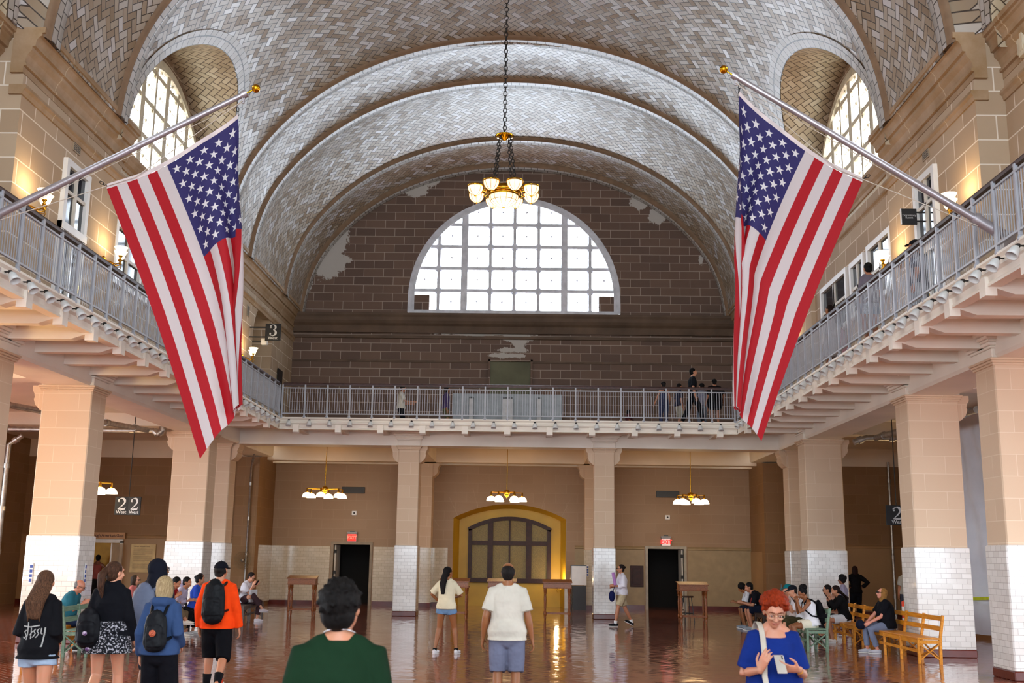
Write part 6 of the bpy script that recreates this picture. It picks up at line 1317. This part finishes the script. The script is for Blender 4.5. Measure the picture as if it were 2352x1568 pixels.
# red haired woman facing the camera
q = person('person with curly red hair and glasses in a blue top, looking down at a phone', 2.44, 8.0, 1.60, 180, vox=.006, skin='#a9765c', fem=True, yaw=-4, nod=26, htilt=2, w=1.12, belly=.03, hunch=10, hair=('curly', '#521405', '#98320c', 420), face='#5a2a16', glasses=('#b89a78', .0016), top=dict(c='#0c2468', sleeve=.55, len=.22, d=.016, neck=.435, name='blouse', box=.165, sm=6, flare=.02), bottom=dict(k='pants', c='#1a1c26', len=.95), shoe='#d8d8d8',
           hands=((-.125, .265, 1.135), (.150, .235, 1.125)), elbow=((-.5, -.9, -.8), (.5, -.9, -.8)), hdir=((1, .30, .10), (-.30, .35, .85)), hnrm=((.1, .75, -.65), (.55, .80, .1)), curl=(.32, .34))
o = held(q, 'phone', 'silver phone held by the red haired woman', 'phone'); b = MB().bbox(-.036, .036, -.0045, .0045, -.074, .074, .006); p_ = b.build('case', mat('silver phone back', '#a8a298', .3, .3), o); p_.location = (.018, .315, 1.175); p_.rotation_euler = (math.radians(36), 0, math.radians(6)); b = MB(); [b.lathe([(0, .0045), (.006, .0045), (.006, .007), (0, .007)], (-.022, 0, z), 12, axis='y') for z in (.058, .042)]; b.build('camera_lens', M_BLACK, p_)
p, f, u = q.spine(.40); o = held(q, 'shoulder_bag', 'white leather bag on a broad pale strap across the red haired woman', 'bag')
pts = [(.12, -.125, 1.33), (.115, -.10, 1.40), (.11, -.04, 1.452), (.105, .02, 1.45), (.10, .075, 1.41), (.098, .12, 1.34), (.10, .16, 1.26), (.105, .185, 1.18), (.11, .20, 1.08), (.10, .215, 1.0), (.09, .225, .95)]
b = MB()
loft(b, [(V(*a), .021, .0035, V(1, 0, 0), (V(*pts[min(i + 1, len(pts) - 1)]) - V(*pts[max(0, i - 1)])).normalized().cross(V(1, 0, 0)).normalized()) for i, a in enumerate(pts)], 10, False, False)
b.build('strap', mat('pale woven strap', '#a8a092', .8), o); b = MB(); b.bbox(-.17, .10, .20, .27, .70, .88, .02); bo = b.build('pouch', mat('white leather', '#d8d6d4', .4), o); b = MB(); b.tube([(.10, .235, .97), (.09, .24, .92), (.08, .24, .88)], .006, 6); b.build('clip', M_STEEL, o)
o = held(q, 'scarf', 'patterned pink and green scarf tied at the waist bag of the red haired woman', 'scarf'); b = MB(); limb(b, [(-.18, .12, .92), (-.26, .06, .86), (-.32, .02, .76)], [.04, .06, .05], 10, flat=.5); so = b.build('cloth', fabric('#8a2a6a', '#4a5a30', 14), o); smooth_remesh(so, .01, 3)
b = MB(); w_ = q.AR[0][2]; el_ = q.AR[0][1]; wv = (w_ - el_).normalized(); b.tube([tuple(w_ - wv * .035), tuple(w_ - wv * .030)], .0285, 16); b.build('bracelet', M_GOLD, q.e)
q = person('person in white top and beige shorts walking left past the right slim column', 3.21, 30.0, 1.66, 108, vox=.015, skin=SK['e'], fem=True, yaw=0, hair=('bun', '#1c1412'), glasses=('#1a1414', .004), top=dict(c='#dcd8e0', sleeve=.85, len=.08, d=.028, name='sweatshirt', box=.165), bottom=dict(k='shorts', c='#b8a888', len=.42, d=.02, flare=.015), feet=((-.08, .26, 0), (.08, -.30, .04)), toes={1: -25}, shoe='#14161c', sole='#e0e0e0', sock='#e0e0e0', hands=((-.10, .26, 1.10), (.12, .24, 1.06)), elbow=((-.6, -1, -.2), (.6, -1, -.2)))
o = held(q, 'paper_roll', 'pink rolled sheet carried by the walking person in white', 'roll'); MB().tube([(-.12, .25, 1.12), (-.08, .30, 1.46)], .045, 12).build('roll', fabric('#a878b0'), o)
o = held(q, 'shoulder_bag', 'navy cloth bag carried low by the walking person in white', 'bag'); b = MB(); ell(b, (-.05, .32, .82), (.10, .09, .15), (V(1, 0, 0), V(0, 1, 0), V(0, 0, 1))); b.build('pouch', fabric('#161c48'), o); MB().tube([(-.05, .3, .92), (-.1, .26, 1.08)], .01, 6).build('handle', fabric('#161c48'), o)
# seated on the right
SH = ((-.10, .52, .80), (.10, .52, .80))
person('person in white t-shirt leaning forward on the right dark bench, farther of the two', 6.92, 30.2, 1.74, 92, seat=.46, lean=30, hunch=22, nod=35, vox=.018, skin=SK['c'], hair=('mop', '#080606'), top=dict(c='#c8c8cc', sleeve=.5), bottom=dict(k='shorts', c='#1c2030', len=.5), shoe='#8a929c', hands=((-.06, .62, .66), (.06, .62, .66)))
q = person('person in black t-shirt with red lanyard leaning forward on the right dark bench', 6.95, 29.4, 1.80, 94, seat=.46, lean=32, hunch=18, nod=16, vox=.016, skin=SK['b'], hair=('short', '#0a0808'), top=dict(c='#101016', sleeve=.5, len=.06), bottom=dict(k='shorts', c='#141a2c', len=.5), shoe='#9aa2aa', hands=((-.06, .60, .66), (.06, .60, .66)), w=1.1)
p, f, u = q.spine(.46); o = held(q, 'lanyard', 'red lanyard hanging from the neck of the man in the black t-shirt', 'lanyard'); MB().tube([tuple(p + V(-.05, 0, .02)), tuple(p + f * .11 - u * .05 + V(-.02, 0, 0)), tuple(p + f * .14 + V(0, 0, -.32))], .009, 6).tube([tuple(p + V(.05, 0, .02)), tuple(p + f * .11 - u * .05 + V(.02, 0, 0)), tuple(p + f * .14 + V(0, 0, -.32))], .009, 6).build('ribbon', mat('red ribbon', '#a81c18', .6), o)
q = person('person with blond bob, sunglasses, black t-shirt and grey leggings sitting on the near golden bench', 8.02, 22.75, 1.66, 96, seat=.46, lean=3, hunch=14, nod=-12, vox=.012, skin='#c88a74', fem=True, w=1.3, belly=.05, hair=('bob', '#6a4420', '#b08448'), glasses=('#14100e', .004, 1), top=dict(c='#0d0e14', sleeve=.5, len=.07, d=.026, box=.18), bottom=dict(k='pants', c='#6e7890', len=.93, d=.010), shoe='#b4b4bc', hands=((-.08, .44, .62), (.08, .46, .60)), feet=((-.12, .36, 0), (.10, .48, 0)))
o = held(q, 'hand_bag', 'small dark navy bag resting by the knees of the seated blond woman', 'bag'); b = MB(); ell(b, (.06, .60, .56), (.10, .10, .10), (V(1, 0, 0), V(0, 1, 0), V(0, 0, 1))); b.build('pouch', fabric('#14182a'), o)
q = person('person with black afro puff, white tank top and cream shorts on the green bench', 6.58, 23.05, 1.66, 92, seat=.46, lean=8, hunch=14, nod=30, vox=.013, skin='#80502f', fem=True, w=1.08, hair=('puff', '#060505'), top=dict(c='#dcdce2', sleeve=0, len=.06, d=.014, neck=.44, name='tank_top'), bottom=dict(k='shorts', c='#d8d2bc', len=.3, d=.02), shoe='#d0d0d0', hands=((-.05, .36, 1.00), (.06, .36, .96)), elbow=((-.6, -.4, -1), (.6, -.4, -1)))
backpack(q, 'black backpack on the woman in the white tank top', '#0c0c10', h=.44, w=.13, d=.08, z=.20); phone(q, 'dark phone in the hands of the woman in the white tank top', pos=(0, .44, 1.04))
q = person('person in a black baseball cap and white t-shirt seated on the green bench', 6.58, 23.75, 1.74, 94, seat=.46, lean=12, hunch=18, nod=16, vox=.016, skin=SK['a'], cap=('#12141c',), hair=('fringe', '#1a1410'), top=dict(c='#d4d4da', sleeve=.5), bottom=dict(k='shorts', c='#3a3420', len=.5), shoe='#3a3a3a', hands=((-.06, .40, .92), (.06, .42, .90)), w=1.15)
q = person('person in a teal cap lifting a phone to the eyes, farthest on the green bench', 6.60, 24.55, 1.70, 94, seat=.46, lean=10, hunch=10, nod=6, vox=.018, skin=SK['a'], cap=('#0e6a72',), top=dict(c='#c8b8b4', sleeve=.5), bottom=dict(k='shorts', c='#4a4a3a', len=.5), shoe='#3a3a3a', hands=((-.03, .30, 1.14), (.05, .30, 1.12)), elbow=((-.6, -.4, -1), (.6, -.4, -1)))
phone(q, 'black phone held up by the person in the teal cap', pos=(0, .34, 1.22), rot=(0, 0, 0))
q = person('person with long dark hair, black cardigan and white shorts on the second golden bench', 7.95, 25.5, 1.66, 92, seat=.46, lean=12, hunch=12, nod=18, vox=.016, skin=SK['b'], fem=True, hair=('long', '#0c0807', '#2c1a14', .30), top=dict(c='#0e0c0e', sleeve=.95, len=.08, d=.026, name='cardigan'), bottom=dict(k='shorts', c='#c8c8cc', len=.35, d=.02), shoe='#d0c8c0', hands=((-.04, .40, .98), (.06, .40, .96)), elbow=((-.6, -.4, -1), (.6, -.4, -1)))
phone(q, 'dark phone in front of the woman in the black cardigan', pos=(0, .47, 1.05))
person('person with dark glasses just behind the woman in the black cardigan', 7.98, 26.3, 1.66, 92, seat=.46, lean=14, hunch=12, nod=10, vox=.02, skin=SK['b'], hair=('short', '#0c0807'), glasses=('#14100e', .004), top=dict(c='#b08470', sleeve=.5), bottom=dict(k='pants', c='#2a2a30', len=.9), shoe='#2a2a2a')
person('person with short curly black hair, grey top and pink trousers standing beside the third column', 8.57, 27.9, 1.47, 70, vox=.016, skin=SK['f'], fem=True, hair=('afro', '#080606'), top=dict(c='#8a8498', sleeve=.5), bottom=dict(k='pants', c='#a06880', len=.9), shoe='#7a4a54', hands=((-.05, .2, 1.1), (.05, .2, 1.12)))
person('person all in black with hands on hips, standing in the right aisle', 10.67, 34.0, 1.70, 0, vox=.016, skin=SK['d'], hair=('bob', '#1a0a08'), top=dict(c='#08080c', sleeve=.95, len=.06, d=.024), bottom=dict(k='pants', c='#0a0d14', len=.95), shoe='#101010', hands=((-.17, -.02, 1.02), (.17, -.02, 1.02)), elbow=((-1, -.2, .1), (1, -.2, .1)), hdir=((.8, .4, 0), (-.8, .4, 0)))
person('person in a pale shirt almost hidden behind the wide right column', 11.93, 33.2, 1.70, 160, vox=.02, skin=SK['b'], hair=('short', '#1a1410'), top=dict(c='#a8a8a0', sleeve=.5), bottom=dict(k='shorts', c='#3a4050', len=.5), shoe='#303030')
# seated on the left
person('grey balding person in a teal polo shirt bent forward on the left golden bench', -7.98, 20.6, 1.72, -92, seat=.46, lean=10, hunch=24, nod=26, vox=.013, skin='#b57a60', w=1.12, belly=.05, hair=('fringe', '#5c5854', '#8a8682'), glasses=('#2a2420', .003), top=dict(c='#2a6472', sleeve=.5, len=.08, d=.024, name='polo_shirt'), bottom=dict(k='pants', c='#1c2a44', len=.93), shoe='#2a2a2a', hands=((-.06, .36, .82), (.06, .38, .82)))
q = person('person with glasses and a pink top seated far left, seen past the black coat', -8.45, 25.3, 1.62, -92, seat=.46, lean=2, nod=4, vox=.018, skin=SK['a'], fem=True, hair=('bob', '#1c1410', '#4a3828'), glasses=('#1a1210', .004), top=dict(c='#c06c64', sleeve=.5), bottom=dict(k='pants', c='#5a5a60', len=.9), shoe='#808080')
q = person('person in a red t-shirt sitting with legs crossed on the left dark bench', -7.22, 24.0, 1.72, -108, seat=.46, lean=12, hunch=20, nod=28, vox=.014, skin=SK['b'], hair=('short', '#0a0807'), top=dict(c='#94161a', sleeve=.5), bottom=dict(k='pants', c='#6a5a44', len=.9, d=.02), shoe='#d2cec6', feet=((-.16, .42, 0), (.02, .62, .28)), hands=((-.02, .30, .86), (.08, .34, .84)))
person('person in a lavender shirt with chin on hand, beside the red t-shirt', -7.2, 24.75, 1.66, -104, seat=.46, lean=12, hunch=16, nod=14, vox=.015, skin=SK['b'], fem=True, hair=('short', '#0a0807'), top=dict(c='#a8a0b8', sleeve=.95), bottom=dict(k='pants', c='#101014', len=.9), shoe='#c8c8c8', hands=((-.06, .22, 1.14), (.08, .36, .76)))
person('person in a royal blue polo with hair in a bun, seated behind the orange jacket', -7.1, 25.6, 1.68, -80, seat=.46, lean=4, hunch=8, nod=10, vox=.015, skin=SK['b'], fem=True, hair=('bun', '#0c0a0a'), top=dict(c='#2a48a8', sleeve=.5), bottom=dict(k='pants', c='#1c2436', len=.9), shoe='#c8c8c8')
person('person with a dark cap and pale top, seated at the left behind the blond woman', -7.25, 26.3, 1.70, -110, seat=.46, lean=4, vox=.018, skin=SK['e'], hair=('short', '#140e10'), top=dict(c='#b8a8a8', sleeve=.5), bottom=dict(k='pants', c='#303030', len=.9), shoe='#c8c8c8')
q = person('person in a white polo shirt and plum trousers reading with legs crossed, left rear bench', -7.02, 29.8, 1.74, -112, seat=.46, lean=8, hunch=18, nod=30, vox=.014, skin=SK['a'], hair=('short', '#1a1210'), glasses=('#1a1210', .003), top=dict(c='#cfcbd0', sleeve=.5, len=.06, d=.024), bottom=dict(k='pants', c='#3c2a2e', len=.88, d=.022), shoe='#c8c0c4', feet=((-.10, .44, 0), (.06, .70, .26)), hands=((-.03, .38, .94), (.08, .36, .92)))
o = held(q, 'tote_bag', 'white tote bag with a black mark on the lap of the reading person', 'bag'); b = MB().bbox(-.17, .17, .30, .36, .50, .82, .03); b.build('bag_body', fabric('#c8c8cc'), o); b = MB(); b.tube([(.0 + .06 * math.cos(t), .375, .66 + .05 * math.sin(t)) for t in [PI * k / 10 for k in range(11)]], .01, 6); b.build('mark', M_BLACK, o); phone(q, 'dark phone in the hands of the reading person', pos=(.02, .45, 1.0))
person('person seen from behind in the lit doorway of the left aisle', -14.0, 37.35, 1.70, 0, vox=.022, skin=SK['d'], hair=('short', '#060404'), top=dict(c='#7a3c34', sleeve=0, neck=.42), bottom=dict(k='pants', c='#14100e', len=.9), shoe='#101010', hands=((-.2, .1, .9), (.28, .25, 1.2)))
# up on the balconies
GZ = 5.78
person('person in a white t-shirt walking right with a phone on the far balcony', -3.72, 36.4, 1.74, -88, GZ, vox=.02, skin=SK['b'], nod=14, hair=('short', '#0c0808'), top=dict(c='#c8c2b4', sleeve=.5), bottom=dict(k='pants', c='#14161c', len=.9), shoe='#202020', hands=((-.16, .30, 1.06), (.14, .40, 1.10)), elbow=((0, -.5, -1), (0, -.5, -1)))
person('person in a purple top before the grey counter on the far balcony', -2.16, 36.0, 1.66, -88, GZ, vox=.02, skin=SK['c'], fem=True, hair=('bob', '#0c0808'), top=dict(c='#4a3c62', sleeve=.9), bottom=dict(k='shorts', c='#5a5a44', len=.4), shoe='#202020')
person('person in blue overalls and dark cap at the far balcony rail holding a white bottle', 4.85, 33.6, 1.50, 10, GZ, vox=.018, skin=SK['b'], fem=True, cap=('#101014', -1), hair=('pony', '#100c0c'), top=dict(c='#343a56', sleeve=0, len=.1, neck=.40, name='overalls_bib'), bottom=dict(k='pants', c='#343a56', len=.9), shoe='#303030', hands=((-.36, .0, .82), (.22, .1, .9)))
person('person, tall, in a black t-shirt and black jeans facing right on the far balcony', 5.66, 33.0, 1.84, -86, GZ, vox=.016, skin=SK['a'], hair=('short', '#080606'), top=dict(c='#16181e', sleeve=.5, len=.08), bottom=dict(k='pants', c='#0c0d12', len=.96, d=.01), shoe='#0c0c0e', feet=((-.1, -.30, 0), (.1, .30, 0)))
person('person in a navy t-shirt and pale shorts behind the tall one on the far balcony', 5.42, 34.3, 1.56, -70, GZ, vox=.02, skin=SK['b'], hair=('short', '#0c0808'), top=dict(c='#2a2c3e', sleeve=.5), bottom=dict(k='shorts', c='#a8a090', len=.5), shoe='#3a1c1c')
person('person in grey top and black cap, left one of the pair on the far balcony', 6.15, 34.2, 1.56, 20, GZ, vox=.018, skin=SK['a'], cap=('#0c0c10', -1), hair=('short', '#0c0808'), top=dict(c='#7c7e90', sleeve=.9), bottom=dict(k='pants', c='#707888', len=.9), shoe='#202020')
person('person in long black t-shirt and black cap, right one of the far balcony pair', 6.36, 33.1, 1.52, 8, GZ, vox=.018, skin=SK['b'], w=1.25, cap=('#0a0a0e', -1), hair=('short', '#0c0808'), top=dict(c='#0a0a10', sleeve=.58, len=.30, d=.03, box=.19), bottom=dict(k='shorts', c='#0a0a10', len=.35), shoe='#202020', hands=((-.3, .05, .85), (.34, .1, .95)))
person('small child with dark hair sitting on the far balcony floor near the rail', 3.66, 33.3, 1.0, -60, GZ, vox=.02, skin=SK['c'], seat=.05, hair=('bob', '#100808'), top=dict(c='#4a2024', sleeve=.5), bottom=dict(k='pants', c='#3a2024', len=.8), shoe='#202020', hands=((-.1, .3, .3), (.1, .3, .3)))
person('person with long curly black hair at the handrail of the right balcony', 7.38, 23.7, 1.68, 40, GZ, vox=.016, skin=SK['c'], fem=True, hair=('long', '#080505', '#241410', .28), top=dict(c='#b0a4a8', sleeve=.5), bottom=dict(k='skirt', c='#b8b4bc', len=.45), shoe='#808080', hands=((-.34, .32, 1.05), (.3, .1, .9)))
person('person in a pale pink dress behind the curly haired one on the right balcony', 7.75, 24.3, 1.45, 20, GZ, vox=.02, skin=SK['b'], fem=True, hair=('short', '#14100e'), top=dict(c='#c89aa4', sleeve=.3), bottom=dict(k='skirt', c='#c89aa4', len=.45), shoe='#a05060')
person('person in a grey t-shirt with hair tied up, walking away on the right balcony', 7.12, 20.1, 1.66, 6, GZ, vox=.013, skin=SK['b'], fem=True, hair=('bun', '#0a0808'), top=dict(c='#6e6874', sleeve=.5, len=.08), bottom=dict(k='shorts', c='#7c8aa0', len=.3), shoe='#d8d8d8', sock='#d8d8d8')
person('person in a dark cap and dark shirt with pale shorts, nearest on the right balcony', 7.62, 18.9, 1.76, 60, GZ, vox=.014, skin=SK['b'], cap=('#101218',), hair=('short', '#14100e'), top=dict(c='#2c3344', sleeve=.5), bottom=dict(k='shorts', c='#9aa0a8', len=.52), shoe='#1c7a80')
